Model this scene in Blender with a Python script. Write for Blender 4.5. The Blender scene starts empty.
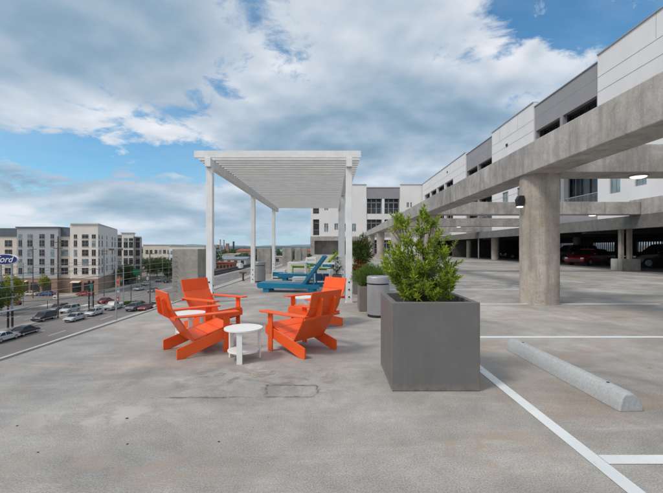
import bpy, math, random
from mathutils import Vector, Matrix, noise as mnoise
R = math.radians
random.seed(7)
sc = bpy.context.scene
COL = sc.collection
H, F, CX, CY = 1.5, 385.0, 331.5, 246.5
YH = 247.0
ZG = -12.8                     # street level below the roof deck
SROT = -math.atan(.0143)       # the concrete frame is turned a hair from the camera axis

# ------------------------------------------------------------------ materials
def newmat(name):
    m = bpy.data.materials.new(name); m.use_nodes = True
    nt = m.node_tree; b = nt.nodes['Principled BSDF']
    return m, nt, b
def N(nt, t, **kw):
    n = nt.nodes.new(t)
    for k, v in kw.items():
        if k in n.inputs: n.inputs[k].default_value = v
        else: setattr(n, k, v)
    return n
def L(nt, a, b): nt.links.new(a, b)
def ramp(nt, fac, stops):
    r = nt.nodes.new('ShaderNodeValToRGB'); e = r.color_ramp.elements
    while len(e) < len(stops): e.new(.5)
    for i, (p, c) in enumerate(stops):
        e[i].position = p; e[i].color = (*c, 1) if len(c) == 3 else c
    L(nt, fac, r.inputs['Fac']); return r.outputs['Color']
def mix(nt, fac, a, b, bt='MIX'):
    m = nt.nodes.new('ShaderNodeMix'); m.data_type = 'RGBA'; m.blend_type = bt
    for s, v in ((m.inputs[0], fac), (m.inputs[6], a), (m.inputs[7], b)):
        if hasattr(v, 'links') or hasattr(v, 'is_linked'): L(nt, v, s)
        elif isinstance(v, (int, float)): s.default_value = v
        else: s.default_value = (*v, 1)
    return m.outputs[2]
def coords(nt, scale=(1, 1, 1), world=False):
    mp = N(nt, 'ShaderNodeMapping'); mp.inputs['Scale'].default_value = scale
    if world:
        g = N(nt, 'ShaderNodeNewGeometry'); L(nt, g.outputs['Position'], mp.inputs[0])
    else:
        g = N(nt, 'ShaderNodeTexCoord'); L(nt, g.outputs['Object'], mp.inputs[0])
    return mp.outputs[0]
def noi(nt, vec, scale, detail=4, rough=.55, dist=0):
    n = N(nt, 'ShaderNodeTexNoise'); n.inputs['Scale'].default_value = scale
    n.inputs['Detail'].default_value = detail; n.inputs['Roughness'].default_value = rough
    n.inputs['Distortion'].default_value = dist
    L(nt, vec, n.inputs['Vector']); return n.outputs[0]
def bump(nt, b, h, strength=.2, dist=.01):
    bp = N(nt, 'ShaderNodeBump'); bp.inputs['Strength'].default_value = strength
    bp.inputs['Distance'].default_value = dist
    L(nt, h, bp.inputs['Height']); L(nt, bp.outputs[0], b.inputs['Normal'])
def plain(name, col, rough=.6, var=.08, scale=6, metal=0, bmp=.0, spec=None, world=False):
    m, nt, b = newmat(name)
    v = coords(nt, world=world); n = noi(nt, v, scale, 5)
    lo = tuple(c*(1-var) for c in col); hi = tuple(min(1, c*(1+var)) for c in col)
    L(nt, ramp(nt, n, [(.3, lo), (.7, hi)]), b.inputs['Base Color'])
    b.inputs['Roughness'].default_value = rough; b.inputs['Metallic'].default_value = metal
    if spec is not None: b.inputs['Specular IOR Level'].default_value = spec
    if bmp: bump(nt, b, noi(nt, v, scale*12, 4), bmp, .005)
    return m
def weathered(name, col, rough=.5, dirt=(.12, .10, .08), amt=.5, h=.12, spec=.4):
    """plain coat with faint run marks, scuffs and soil splashed on the lowest part of the object"""
    m, nt, b = newmat(name); v = coords(nt); n = noi(nt, v, 3, 5, .6)
    c = ramp(nt, n, [(.3, tuple(x*.9 for x in col)), (.7, tuple(min(1, x*1.08) for x in col))])
    vs = coords(nt, (9, 9, .5)); st = noi(nt, vs, 1.6, 6, .7)
    c = mix(nt, ramp(nt, st, [(.55, (0,)*3), (.8, (amt*.5,)*3)]), c, tuple(min(1, x*1.35+.01) for x in col))
    sc_ = noi(nt, coords(nt, (3, 3, 3)), 4, 8, .75, 1)
    c = mix(nt, ramp(nt, sc_, [(.62, (0,)*3), (.72, (amt*.5,)*3)]), c, tuple(x*.72 for x in col))
    tc_ = N(nt, 'ShaderNodeTexCoord'); sp = N(nt, 'ShaderNodeSeparateXYZ'); L(nt, tc_.outputs['Object'], sp.inputs[0])
    mr = N(nt, 'ShaderNodeMapRange'); L(nt, sp.outputs[2], mr.inputs[0]); mr.inputs[1].default_value = 0; mr.inputs[2].default_value = h; mr.inputs[3].default_value = 1; mr.inputs[4].default_value = 0
    mu = N(nt, 'ShaderNodeMath'); mu.operation = 'MULTIPLY'; L(nt, mr.outputs[0], mu.inputs[0]); L(nt, ramp(nt, noi(nt, v, 14, 7, .7), [(.4, (0,)*3), (.62, (amt,)*3)]), mu.inputs[1])
    c = mix(nt, mu.outputs[0], c, dirt)
    L(nt, c, b.inputs['Base Color']); b.inputs['Specular IOR Level'].default_value = spec
    L(nt, ramp(nt, sc_, [(.4, (rough,)*3), (.7, (min(1, rough+.2),)*3)]), b.inputs['Roughness'])
    bump(nt, b, noi(nt, v, 60, 4), .08, .004)
    return m
def concrete(name, col, streak=True, mott=.38, rough=.85, warm=.5, world=True, var=.22):
    m, nt, b = newmat(name)
    v = coords(nt, world=world)
    big = noi(nt, v, .7, 6, .6, .4)
    base = ramp(nt, big, [(.3, tuple(c*(1-var) for c in col)), (.5, col), (.72, tuple(min(1, c*(1+var*.7)) for c in col))])
    wm = noi(nt, v, 1.3, 5, .65, 1.0)
    wf = ramp(nt, wm, [(.5, (0, 0, 0)), (.72, (warm,)*3)])
    base = mix(nt, wf, base, (col[0]*1.05, col[1]*.93, col[2]*.78))
    mot = noi(nt, v, 3.1, 8, .68, .6)
    base = mix(nt, mott, base, ramp(nt, mot, [(.32, (.26,)*3), (.5, (.5,)*3), (.68, (.78,)*3)]), 'OVERLAY')
    lch = noi(nt, v, 1.9, 7, .7, 1.4)
    base = mix(nt, ramp(nt, lch, [(.58, (0, 0, 0)), (.70, (mott,)*3)]), base, tuple(min(1, c*1.45) for c in col))
    if streak:
        vs = coords(nt, (2.2, 2.2, .22), world=world)
        st = noi(nt, vs, 2.0, 6, .65)
        sf = ramp(nt, st, [(.48, (0, 0, 0)), (.70, (.7,)*3)])
        base = mix(nt, sf, base, tuple(c*.55 for c in col))
    fine = noi(nt, v, 38, 4, .7)
    base = mix(nt, .35, base, ramp(nt, fine, [(.25, (.25,)*3), (.75, (.8,)*3)]), 'OVERLAY')
    pit = N(nt, 'ShaderNodeTexVoronoi'); pit.inputs['Scale'].default_value = 9; L(nt, v, pit.inputs['Vector'])
    pf = ramp(nt, pit.outputs['Distance'], [(.03, (.6,)*3), (.07, (0, 0, 0))])
    base = mix(nt, pf, base, tuple(c*.45 for c in col))
    L(nt, base, b.inputs['Base Color']); b.inputs['Roughness'].default_value = rough
    b.inputs['Specular IOR Level'].default_value = .25
    bump(nt, b, mot, .35, .012)
    return m
M = {}
M['concrete'] = concrete('board_concrete', (.375, .36, .342), warm=.45, var=.32)
M['column_concrete'] = concrete('column_concrete', (.365, .33, .29), warm=.55, var=.34)
M['block_concrete'] = concrete('block_concrete', (.34, .325, .30), var=.3)
M['dark_concrete'] = concrete('dark_shade_concrete', (.07, .066, .062), streak=False)  # dark concrete; on balcony ceilings its tone stands in for shade
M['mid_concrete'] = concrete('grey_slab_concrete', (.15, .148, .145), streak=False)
M['stop_concrete'] = concrete('wheel_stop_concrete', (.39, .41, .42), streak=False, mott=.06, warm=.1, var=.12)

def deck_material():
    m, nt, b = newmat('deck_concrete')
    v = coords(nt, world=True)
    n1 = noi(nt, v, .35, 7, .62, .6)
    c = ramp(nt, n1, [(.3, (.205, .20, .19)), (.43, (.295, .284, .268)), (.54, (.35, .336, .316)), (.68, (.475, .458, .43))])
    # warm rusty patches
    n2 = noi(nt, v, .55, 6, .7, 1.2)
    mo = N(nt, 'ShaderNodeMapping'); mo.inputs['Location'].default_value = (31, 7, 0); mo.inputs['Scale'].default_value = (.6, 1.5, 1)
    g = N(nt, 'ShaderNodeNewGeometry'); L(nt, g.outputs['Position'], mo.inputs[0])
    n3 = noi(nt, mo.outputs[0], .5, 8, .68, .8)
    c = mix(nt, ramp(nt, n3, [(.5, (0,)*3), (.68, (.6,)*3)]), c, (.33, .245, .18))
    # light cement laitance, streaked across the deck
    ms = N(nt, 'ShaderNodeMapping'); ms.inputs['Scale'].default_value = (.35, 1.6, 1); ms.inputs['Location'].default_value = (3, 11, 0)
    L(nt, g.outputs['Position'], ms.inputs[0])
    n4 = noi(nt, ms.outputs[0], 1.1, 8, .7, .4)
    c = mix(nt, ramp(nt, n4, [(.53, (0,)*3), (.64, (.42,)*3)]), c, (.45, .44, .42))
    c = mix(nt, ramp(nt, n4, [(.28, (.5,)*3), (.44, (0,)*3)]), c, (.17, .168, .165))
    # broom marks and worn aggregate
    mb = N(nt, 'ShaderNodeMapping'); mb.inputs['Scale'].default_value = (1.2, 26, 1); L(nt, g.outputs['Position'], mb.inputs[0])
    n5 = noi(nt, mb.outputs[0], 1.5, 5, .7)
    c = mix(nt, .05, c, ramp(nt, n5, [(.3, (.3,)*3), (.7, (.72,)*3)]), 'OVERLAY')
    n6 = noi(nt, v, 85, 3, .8)
    c = mix(nt, .5, c, ramp(nt, n6, [(.34, (.16,)*3), (.66, (.86,)*3)]), 'OVERLAY')
    n7 = noi(nt, v, 1.7, 9, .74, .3)
    c = mix(nt, .34, c, ramp(nt, n7, [(.36, (.3,)*3), (.5, (.5,)*3), (.64, (.72,)*3)]), 'OVERLAY')
    # small dark oil spots
    vo = N(nt, 'ShaderNodeTexVoronoi'); vo.inputs['Scale'].default_value = .8; vo.inputs['Randomness'].default_value = 1
    L(nt, v, vo.inputs['Vector'])
    c = mix(nt, ramp(nt, vo.outputs['Distance'], [(.012, (.85,)*3), (.03, (0,)*3)]), c, (.07, .065, .06))
    # worn, smudged area around the old patch, and a scuffed pale zone near the left
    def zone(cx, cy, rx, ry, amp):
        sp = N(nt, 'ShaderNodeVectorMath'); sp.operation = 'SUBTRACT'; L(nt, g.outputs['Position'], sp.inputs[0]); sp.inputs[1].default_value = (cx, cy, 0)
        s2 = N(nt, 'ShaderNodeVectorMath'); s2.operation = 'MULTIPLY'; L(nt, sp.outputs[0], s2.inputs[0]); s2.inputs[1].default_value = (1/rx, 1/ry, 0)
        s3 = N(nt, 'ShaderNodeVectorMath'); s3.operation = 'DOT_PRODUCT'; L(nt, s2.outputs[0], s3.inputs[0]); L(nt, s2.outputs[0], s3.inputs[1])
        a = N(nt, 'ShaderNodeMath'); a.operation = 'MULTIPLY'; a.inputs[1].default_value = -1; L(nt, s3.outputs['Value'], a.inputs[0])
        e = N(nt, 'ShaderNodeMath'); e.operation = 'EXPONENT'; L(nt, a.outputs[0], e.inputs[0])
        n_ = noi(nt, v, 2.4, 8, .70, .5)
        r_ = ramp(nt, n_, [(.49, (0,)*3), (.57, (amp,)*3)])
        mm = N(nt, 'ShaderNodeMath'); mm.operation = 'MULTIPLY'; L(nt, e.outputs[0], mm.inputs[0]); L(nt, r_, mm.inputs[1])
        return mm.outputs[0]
    c = mix(nt, zone(-1.0, 4.35, 1.5, .55, .75), c, (.19, .172, .155))
    c = mix(nt, zone(-2.0, 3.45, .7, .35, .9), c, (.46, .44, .42))
    c = mix(nt, zone(-1.4, 2.6, 1.0, .4, .6), c, (.33, .265, .215))
    c = mix(nt, zone(3.2, 5.6, 1.6, .8, .45), c, (.34, .25, .175))
    c = mix(nt, zone(4.8, 8.6, 3.0, .9, .45), c, (.36, .27, .2))
    c = mix(nt, zone(1.2, 2.9, .6, .3, .7), c, (.36, .275, .2))
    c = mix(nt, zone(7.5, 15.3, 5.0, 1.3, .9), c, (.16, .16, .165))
    L(nt, c, b.inputs['Base Color'])
    L(nt, ramp(nt, n1, [(.3, (.5,)*3), (.7, (.8,)*3)]), b.inputs['Roughness'])
    b.inputs['Specular IOR Level'].default_value = .3
    bump(nt, b, n6, .3, .006)
    return m
M['deck'] = deck_material()
def stripe_material():
    m, nt, b = newmat('worn_white_paint')
    v = coords(nt, world=True)
    n = noi(nt, v, 18, 6, .75); n2 = noi(nt, v, 1.4, 4, .6)
    c = ramp(nt, n2, [(.3, (.60, .64, .66)), (.7, (.74, .77, .78))])
    c = mix(nt, ramp(nt, n, [(.60, (0,)*3), (.72, (.7,)*3)]), c, (.38, .36, .34))
    L(nt, c, b.inputs['Base Color']); b.inputs['Roughness'].default_value = .7
    return m
M['stripe'] = stripe_material()
M['orange'] = weathered('orange_board', (.87, .115, .018), .38, (.45, .12, .05), .45, .10)
M['white_board'] = plain('white_board', (.78, .78, .77), .45, .03)
M['blue_board'] = plain('blue_board', (.004, .20, .36), .42, .08)
M['navy'] = plain('navy_board', (.012, .06, .15), .5, .1)
M['green_board'] = plain('lime_green_board', (.30, .47, .045), .45, .06)
M['pergola'] = weathered('white_powder_coat', (.80, .81, .81), .35, (.4, .37, .33), .4, .25)
M['planter'] = weathered('grey_fibre_planter', (.155, .151, .147), .5, (.26, .23, .20), .95, .10)
M['planter_brown'] = plain('brown_grey_planter', (.20, .175, .155), .6, .1, 3, bmp=.1)
M['soil'] = plain('soil', (.035, .025, .018), .95, .5, 30, bmp=.6)
M['steel'] = plain('brushed_steel', (.36, .37, .385), .5, .1, 3, metal=.35)
M['galv_paint'] = plain('faded_pale_paint', (.42, .41, .39), .9, .3, 30)
M['rubber'] = plain('black_rubber', (.02, .02, .02), .8, .2)
M['black'] = plain('black_metal', (.015, .015, .017), .45, .2)
M['galv'] = plain('galvanised_steel', (.42, .43, .44), .5, .1, 8, metal=.6)
M['brown_pole'] = plain('weathered_timber', (.13, .09, .065), .85, .25, 4)
M['white_siding'] = plain('white_siding', (.70, .70, .71), .7, .05, .5, bmp=.05)
M['grey_rim'] = plain('weathered_rim', (.48, .48, .47), .7, .15, 2)
M['grey_siding'] = plain('grey_siding', (.285, .28, .295), .65, .08, .5)
M['white_stucco'] = plain('white_stucco', (.76, .75, .74), .85, .05, .4)
M['cream'] = plain('cream_stucco', (.66, .59, .51), .85, .08, .3)
M['warm_white'] = plain('warm_white_stucco', (.74, .68, .62), .85, .05, .3)
M['blue_grey'] = plain('blue_grey_stucco', (.40, .42, .44), .8, .06, .3)
M['tan'] = plain('tan_stucco', (.42, .36, .32), .85, .08, .3)
M['slate'] = plain('slate_roof', (.11, .13, .16), .7, .15, 1)
def brick_material():
    m, nt, b = newmat('brown_brick')
    br = N(nt, 'ShaderNodeTexBrick'); br.inputs['Scale'].default_value = 1.6
    br.inputs['Color1'].default_value = (.36, .22, .15, 1); br.inputs['Color2'].default_value = (.28, .17, .12, 1)
    br.inputs['Mortar'].default_value = (.35, .3, .26, 1); br.inputs['Mortar Size'].default_value = .012
    tc = N(nt, 'ShaderNodeTexCoord'); mp = N(nt, 'ShaderNodeMapping'); mp.inputs['Rotation'].default_value = (R(90), 0, 0)
    L(nt, tc.outputs['Object'], mp.inputs[0]); L(nt, mp.outputs[0], br.inputs['Vector'])
    L(nt, br.outputs[0], b.inputs['Base Color']); b.inputs['Roughness'].default_value = .85
    return m
M['brick'] = brick_material()
def glass(name, col, rough=.08, spec=.8):
    m, nt, b = newmat(name)
    v = coords(nt, world=True); n = noi(nt, v, .9, 3)
    L(nt, ramp(nt, n, [(.35, tuple(c*.6 for c in col)), (.65, tuple(c*1.5 for c in col))]), b.inputs['Base Color'])
    b.inputs['Roughness'].default_value = rough; b.inputs['Specular IOR Level'].default_value = spec
    return m
M['glass'] = glass('window_glass', (.025, .032, .036), .12, .5)
M['pale_glass'] = glass('pale_window_glass', (.16, .23, .25), .1)
M['car_glass'] = glass('car_glass', (.012, .015, .018), .2, .3)
M['asphalt'] = plain('asphalt', (.175, .16, .15), .85, .25, .12, bmp=.1, world=True)
M['old_asphalt'] = plain('pale_asphalt', (.20, .185, .17), .85, .2, .15, world=True)
M['pavement'] = plain('pavement_slabs', (.36, .33, .30), .85, .15, .2, world=True)
M['gravel'] = plain('gravel_bank', (.22, .195, .17), .9, .3, .5, world=True)
M['road_paint'] = plain('road_paint', (.55, .55, .54), .8, .15, .5, world=True)
def land_material():
    m, nt, b = newmat('town_ground')
    v = coords(nt, world=True)
    n = noi(nt, v, .012, 8, .6, .5); n2 = noi(nt, v, .09, 5, .7)
    c = ramp(nt, n, [(.38, (.05, .075, .03)), (.5, (.11, .11, .075)), (.6, (.2, .185, .165))])
    c = mix(nt, .4, c, ramp(nt, n2, [(.3, (.25,)*3), (.7, (.75,)*3)]), 'OVERLAY')
    L(nt, c, b.inputs['Base Color']); b.inputs['Roughness'].default_value = .95
    return m
M['land'] = land_material()
def leafmat(name, a, bcol, c, rough=.5, trans=.3):
    m, nt, b = newmat(name)
    g = N(nt, 'ShaderNodeNewGeometry')
    col = ramp(nt, g.outputs['Random Per Island'], [(0, a), (.55, bcol), (1, c)])
    L(nt, col, b.inputs['Base Color']); b.inputs['Roughness'].default_value = rough
    b.inputs['Specular IOR Level'].default_value = .35
    tr = N(nt, 'ShaderNodeBsdfTranslucent'); L(nt, col, tr.inputs['Color'])
    ms = N(nt, 'ShaderNodeMixShader'); ms.inputs[0].default_value = trans
    out = nt.nodes['Material Output']
    L(nt, b.outputs[0], ms.inputs[1]); L(nt, tr.outputs[0], ms.inputs[2]); L(nt, ms.outputs[0], out.inputs[0])
    return m
M['shrub_leaf'] = leafmat('glossy_shrub_leaf', (.07, .15, .014), (.32, .45, .045), (.66, .68, .11), .38, .55)
M['bush_leaf'] = leafmat('fine_bush_leaf', (.07, .13, .03), (.15, .25, .05), (.25, .36, .08), .6, .45)
M['dark_leaf'] = leafmat('dark_leaf', (.035, .07, .02), (.09, .16, .035), (.2, .29, .07), .5, .3)
M['brown_leaf'] = leafmat('mixed_brown_leaf', (.13, .055, .03), (.08, .11, .03), (.20, .22, .07), .5, .3)
M['red_leaf'] = leafmat('red_flowers', (.35, .03, .015), (.5, .06, .02), (.28, .1, .03), .5, .3)
M['tree_leaf'] = leafmat('tree_leaf', (.035, .07, .02), (.075, .135, .032), (.13, .20, .05), .6, .35)
M['yellow_leaf'] = leafmat('yellowing_leaf', (.16, .22, .025), (.34, .38, .05), (.42, .33, .05), .6, .45)
M['bark'] = plain('bark', (.10, .075, .055), .9, .3, 8)
M['twig'] = plain('green_twig', (.07, .075, .03), .8, .3, 8)
M['hill'] = plain('hazed_wooded_hills', (.07, .11, .115), 1, .25, .01, world=True)  # woodland green with distance haze mixed into the colour
M['hill_far'] = plain('hazed_far_hills', (.16, .23, .28), 1, .1, .004, world=True)  # pale blue of the air between, put into the hill colour
M['roof_red'] = plain('red_roof', (.30, .085, .055), .8, .2, .3, world=True)
M['roof_blue'] = plain('blue_grey_roof', (.22, .27, .33), .6, .15, .3, world=True)
M['roof_pale'] = plain('pale_flat_roof', (.50, .47, .43), .8, .12, .3, world=True)
def emis(name, col, s):
    m, nt, b = newmat(name)
    b.inputs['Base Color'].default_value = (.8, .8, .78, 1)
    b.inputs['Emission Color'].default_value = (*col, 1); b.inputs['Emission Strength'].default_value = s
    return m
M['lamp_on'] = emis('lit_lamp_glass', (1, .93, .75), 1.0)
M['lamp_off'] = plain('frosted_lamp_glass', (.5, .5, .48), .4, .05)
M['head_glass'] = plain('headlight_glass', (.7, .72, .74), .15, .05)
M['tail_glass'] = plain('taillight_glass', (.35, .01, .01), .2, .1)
M['sign_blue'] = plain('sign_blue', (.008, .035, .17), .4, .04)
M['sign_white'] = plain('sign_white', (.8, .8, .8), .4, .02)
M['sign_green'] = plain('road_sign_green', (.01, .22, .10), .5, .05)
M['sign_red'] = plain('sign_red', (.5, .03, .02), .5, .05)
M['sign_orange'] = plain('sign_orange', (.75, .14, .04), .5, .05)
M['brown_red'] = plain('rusty_red', (.33, .09, .045), .8, .3, 1, world=True)
M['stain'] = plain('rust_brown_stain', (.225, .18, .15), .9, .25, 8, world=True)
def worn(m, scale, lo, hi):
    """wear holes right through a thin coat lying on the deck"""
    nt = m.node_tree; b = nt.nodes['Principled BSDF']; v = coords(nt, world=True)
    L(nt, ramp(nt, noi(nt, v, scale, 8, .72, .4), [(lo, (0,)*3), (hi, (1,)*3)]), b.inputs['Alpha'])
worn(M['stain'], 9, .42, .66)
worn(M['stripe'], 16, .26, .38)
M['pale_patch'] = plain('pale_mortar', (.40, .35, .31), .9, .25, 8, world=True); worn(M['pale_patch'], 11, .38, .6)
_paint = {}
def paint(col):
    k = tuple(col)
    if k not in _paint:
        m, nt, b = newmat('car_paint'); v = coords(nt); n = noi(nt, v, 3, 3)
        L(nt, ramp(nt, n, [(.3, tuple(c*.9 for c in col)), (.7, tuple(c*1.08 for c in col))]), b.inputs['Base Color'])
        b.inputs['Roughness'].default_value = .3; b.inputs['Metallic'].default_value = .0
        b.inputs['Coat Weight'].default_value = .35; b.inputs['Coat Roughness'].default_value = .2
        _paint[k] = m
    return _paint[k]

# ------------------------------------------------------------------ mesh helpers
class MB:
    def __init__(s): s.v = []; s.f = []; s.T = Matrix()
    def add(s, vs, fs):
        o = len(s.v); s.v += [tuple(s.T @ Vector(p)) for p in vs]; s.f += [tuple(i+o for i in f) for f in fs]
    def box(s, x0, x1, y0, y1, z0, z1):
        if x1 < x0: x0, x1 = x1, x0
        if y1 < y0: y0, y1 = y1, y0
        if z1 < z0: z0, z1 = z1, z0
        s.add([(x0,y0,z0),(x1,y0,z0),(x1,y1,z0),(x0,y1,z0),(x0,y0,z1),(x1,y0,z1),(x1,y1,z1),(x0,y1,z1)],
              [(0,3,2,1),(4,5,6,7),(0,1,5,4),(1,2,6,5),(2,3,7,6),(3,0,4,7)]); return s
    def prism(s, poly, a, b, axis='x'):
        """poly of (p,q) swept from a to b along the axis"""
        def P(p, q, t): return {'x': (t, p, q), 'y': (p, t, q), 'z': (p, q, t)}[axis]
        n = len(poly)
        vs = [P(p, q, a) for p, q in poly] + [P(p, q, b) for p, q in poly]
        fs = [tuple(range(n)), tuple(range(2*n-1, n-1, -1))] + [(i, n+i, n+(i+1) % n, (i+1) % n) for i in range(n)]
        s.add(vs, fs); return s
    def tube(s, p0, p1, r0, r1=None, n=12, caps=True):
        r1 = r0 if r1 is None else r1
        p0, p1 = Vector(p0), Vector(p1); d = (p1-p0)
        if d.length < 1e-6: return s
        q = d.to_track_quat('Z', 'Y'); vs = []
        for p, r in ((p0, r0), (p1, r1)):
            for i in range(n):
                a = 2*math.pi*i/n; vs.append(tuple(p + q @ Vector((math.cos(a)*r, math.sin(a)*r, 0))))
        fs = [(i, (i+1) % n, n+(i+1) % n, n+i) for i in range(n)]
        if caps: fs += [tuple(range(n-1, -1, -1)), tuple(range(n, 2*n))]
        s.add(vs, fs); return s
    def lathe(s, prof, c=(0, 0), n=32):
        vs = []; fs = []; k = len(prof)
        for i in range(n):
            a = 2*math.pi*i/n
            for r, z in prof: vs.append((c[0]+r*math.cos(a), c[1]+r*math.sin(a), z))
        for i in range(n):
            for j in range(k-1):
                fs.append((i*k+j, ((i+1) % n)*k+j, ((i+1) % n)*k+j+1, i*k+j+1))
        if prof[0][0] > 1e-4: fs.append(tuple(i*k for i in range(n-1, -1, -1)))
        if prof[-1][0] > 1e-4: fs.append(tuple(i*k+k-1 for i in range(n)))
        s.add(vs, fs); return s
    def bar(s, p0, p1, w, t, up=(0, 0, 1)):
        """rectangular bar from p0 to p1, w across, t along 'up'"""
        p0, p1 = Vector(p0), Vector(p1); d = (p1-p0).normalized(); up = Vector(up)
        x = d.cross(up).normalized(); u = x.cross(d).normalized(); vs = []
        for p in (p0, p1):
            for a, b in ((-1,-1),(1,-1),(1,1),(-1,1)): vs.append(tuple(p + x*a*w/2 + u*b*t/2))
        s.add(vs, [(0,1,2,3),(7,6,5,4),(0,4,5,1),(1,5,6,2),(2,6,7,3),(3,7,4,0)]); return s
    def build(s, name, mat, parent=None, bevel=0, smooth=False, seg=2):
        me = bpy.data.meshes.new(name); me.from_pydata(s.v, [], s.f); me.update()
        import bmesh
        bm = bmesh.new(); bm.from_mesh(me); bmesh.ops.recalc_face_normals(bm, faces=bm.faces); bm.to_mesh(me); bm.free()
        for m in (mat if isinstance(mat, (list, tuple)) else [mat]): me.materials.append(m)
        o = bpy.data.objects.new(name, me); COL.objects.link(o)
        if parent: o.parent = parent
        if smooth:
            for p in me.polygons: p.use_smooth = True
            me.set_sharp_from_angle(angle=R(38))
        if bevel:
            b = o.modifiers.new('bevel', 'BEVEL'); b.width = bevel; b.segments = seg; b.limit_method = 'ANGLE'; b.angle_limit = R(35)
            b.harden_normals = False
        return o
def raw(name, vs, fs, mat, parent=None, mi=None, smooth=False):
    me = bpy.data.meshes.new(name); me.from_pydata(vs, [], fs); me.update()
    for m in (mat if isinstance(mat, (list, tuple)) else [mat]): me.materials.append(m)
    if mi:
        for p, i in zip(me.polygons, mi): p.material_index = i
    if smooth:
        for p in me.polygons: p.use_smooth = True
    o = bpy.data.objects.new(name, me); COL.objects.link(o)
    if parent: o.parent = parent
    return o
def thing(name, label, cat, loc=(0, 0, 0), rz=0, group=None):
    o = bpy.data.objects.new(name, None); COL.objects.link(o); o.empty_display_size = .2
    o.location = loc; o.rotation_euler = (0, 0, rz); return tag(o, label, cat, group)
def tag(o, label, cat, group=None, kind=None):
    o['label'] = label; o['category'] = cat
    if group: o['group'] = group
    if kind: o['kind'] = kind
    return o
def struct(o): o['kind'] = 'structure'; return o
def S(o): o.rotation_euler = (0, 0, SROT); return o
def copy_tree(o, parent=None):
    c = o.copy(); COL.objects.link(c)
    if parent: c.parent = parent
    for ch in list(o.children): copy_tree(ch, c)
    return c
def pt(px, Y): return (px-CX)/F*Y
def zz(py, Y): return H-(py-YH)/F*Y
def holes(mb, plane, a0, a1, z0, z1, d0, d1, hs):
    """wall slab with rectangular openings; plane 'x': wall runs along y at x=d0..d1; plane 'y': runs along x at y=d0..d1"""
    As = sorted({a0, a1} | {max(a0, min(a1, v)) for h in hs for v in h[:2]})
    Zs = sorted({z0, z1} | {max(z0, min(z1, v)) for h in hs for v in h[2:]})
    for j in range(len(Zs)-1):
        run = None
        for i in range(len(As)-1):
            ca, cz = (As[i]+As[i+1])/2, (Zs[j]+Zs[j+1])/2
            solid = not any(h[0] < ca < h[1] and h[2] < cz < h[3] for h in hs)
            if solid: run = (run[0] if run else As[i], As[i+1])
            if (not solid or i == len(As)-2) and run:
                if plane == 'x': mb.box(d0, d1, run[0], run[1], Zs[j], Zs[j+1])
                else: mb.box(run[0], run[1], d0, d1, Zs[j], Zs[j+1])
                run = None

# ------------------------------------------------------------------ deck and its markings
mb = MB()
edge = lambda Y: -4.5+.0275*Y
Ys = [-12, 0, 20, 40, 60, 84]
left = [(edge(min(y, 45)), y) for y in Ys]
poly = left + [(75, 84), (75, -12)]
mb.prism(poly, ZG, 0, 'z')
struct(S0 := mb.build('parking_deck', M['deck']))
# raised steel edge strip along the left rim (kerb)
mb = MB()
for a, b in zip(left[:-1], left[1:]):
    mb.add([(a[0]-.115, a[1], -.3), (a[0]-.065, a[1], -.3), (b[0]-.065, b[1], -.3), (b[0]-.115, b[1], -.3),
            (a[0]-.115, a[1], .012), (a[0]-.065, a[1], .012), (b[0]-.065, b[1], .012), (b[0]-.115, b[1], .012)],
           [(0,3,2,1),(4,5,6,7),(0,1,5,4),(1,2,6,5),(2,3,7,6),(3,0,4,7)])
struct(mb.build('kerb', M['grey_rim']))
def sheet(name, pts, z, mat):
    o = raw(name, [(x, y, z) for x, y in pts], [tuple(range(len(pts)))], mat); return struct(o)
def stripe(x0, y0, x1, y1, w=.105, z=.004):
    d = Vector((x1-x0, y1-y0)).normalized(); n = Vector((-d.y, d.x))*w/2
    return sheet('painted_line', [(x0-n.x, y0-n.y), (x1-n.x, y1-n.y), (x1+n.x, y1+n.y), (x0+n.x, y0+n.y)], z, M['stripe'])
stripe(1.885, .3, 1.755, 12.6, .112)
for i, (y, x1) in enumerate([(-1.0, 7.5), (2.72, 7.5), (6.43, 7.6), (10.18, 8.7), (13.65, 7.6), (17.3, 7.4), (21.0, 7.4), (24.7, 7.4), (28.5, 7.4)]):
    stripe((1.948 if y < 3 else 1.955)-.0106*max(0, y), y, x1, y-.02+.004*x1, .115 if y < 5 else .12, .004)
for X, y0, y1 in [(10.3, 16.2, 17.8), (13.6, 16.9, 18.5), (16.9, 15.5, 18.3)]:
    stripe(X, y1, X+.35, y0, .12, .008)
stripe(9.5, 26.5, 9.2, 31, .12, .008)
# rust-brown outline of an old patch and a pale mortar smear
def ring(pts, w, z, mat, name):
    vs = []; fs = []
    for i, p in enumerate(pts):
        r = random.uniform(.7, 1.3)
        vs += [(p[0], p[1], z), (p[0]+w*r*(.3+.7*abs(math.sin(i))), p[1]+w*r, z)]
    for i in range(len(pts)-1): fs.append((2*i, 2*i+2, 2*i+3, 2*i+1))
    return struct(raw(name, vs, fs, mat))
def seg(a, b, n=14):
    return [(a[0]+(b[0]-a[0])*i/n+random.uniform(-.012, .012), a[1]+(b[1]-a[1])*i/n+random.uniform(-.008, .008)) for i in range(n+1)]
g = lambda px, py: (pt(px, 577.5/(py-YH)), 577.5/(py-YH))
ring(seg(g(150, 398), g(312, 397), 26), .03, .004, M['stain'], 'floor_stain')
ring(seg(g(312, 397), g(316.5, 393), 5) + seg(g(316.5, 393), g(316, 386), 6) + seg(g(316, 386), g(266, 385), 12) + seg(g(266, 385), g(264, 396), 8), .032, .004, M['stain'], 'floor_stain')
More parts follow.
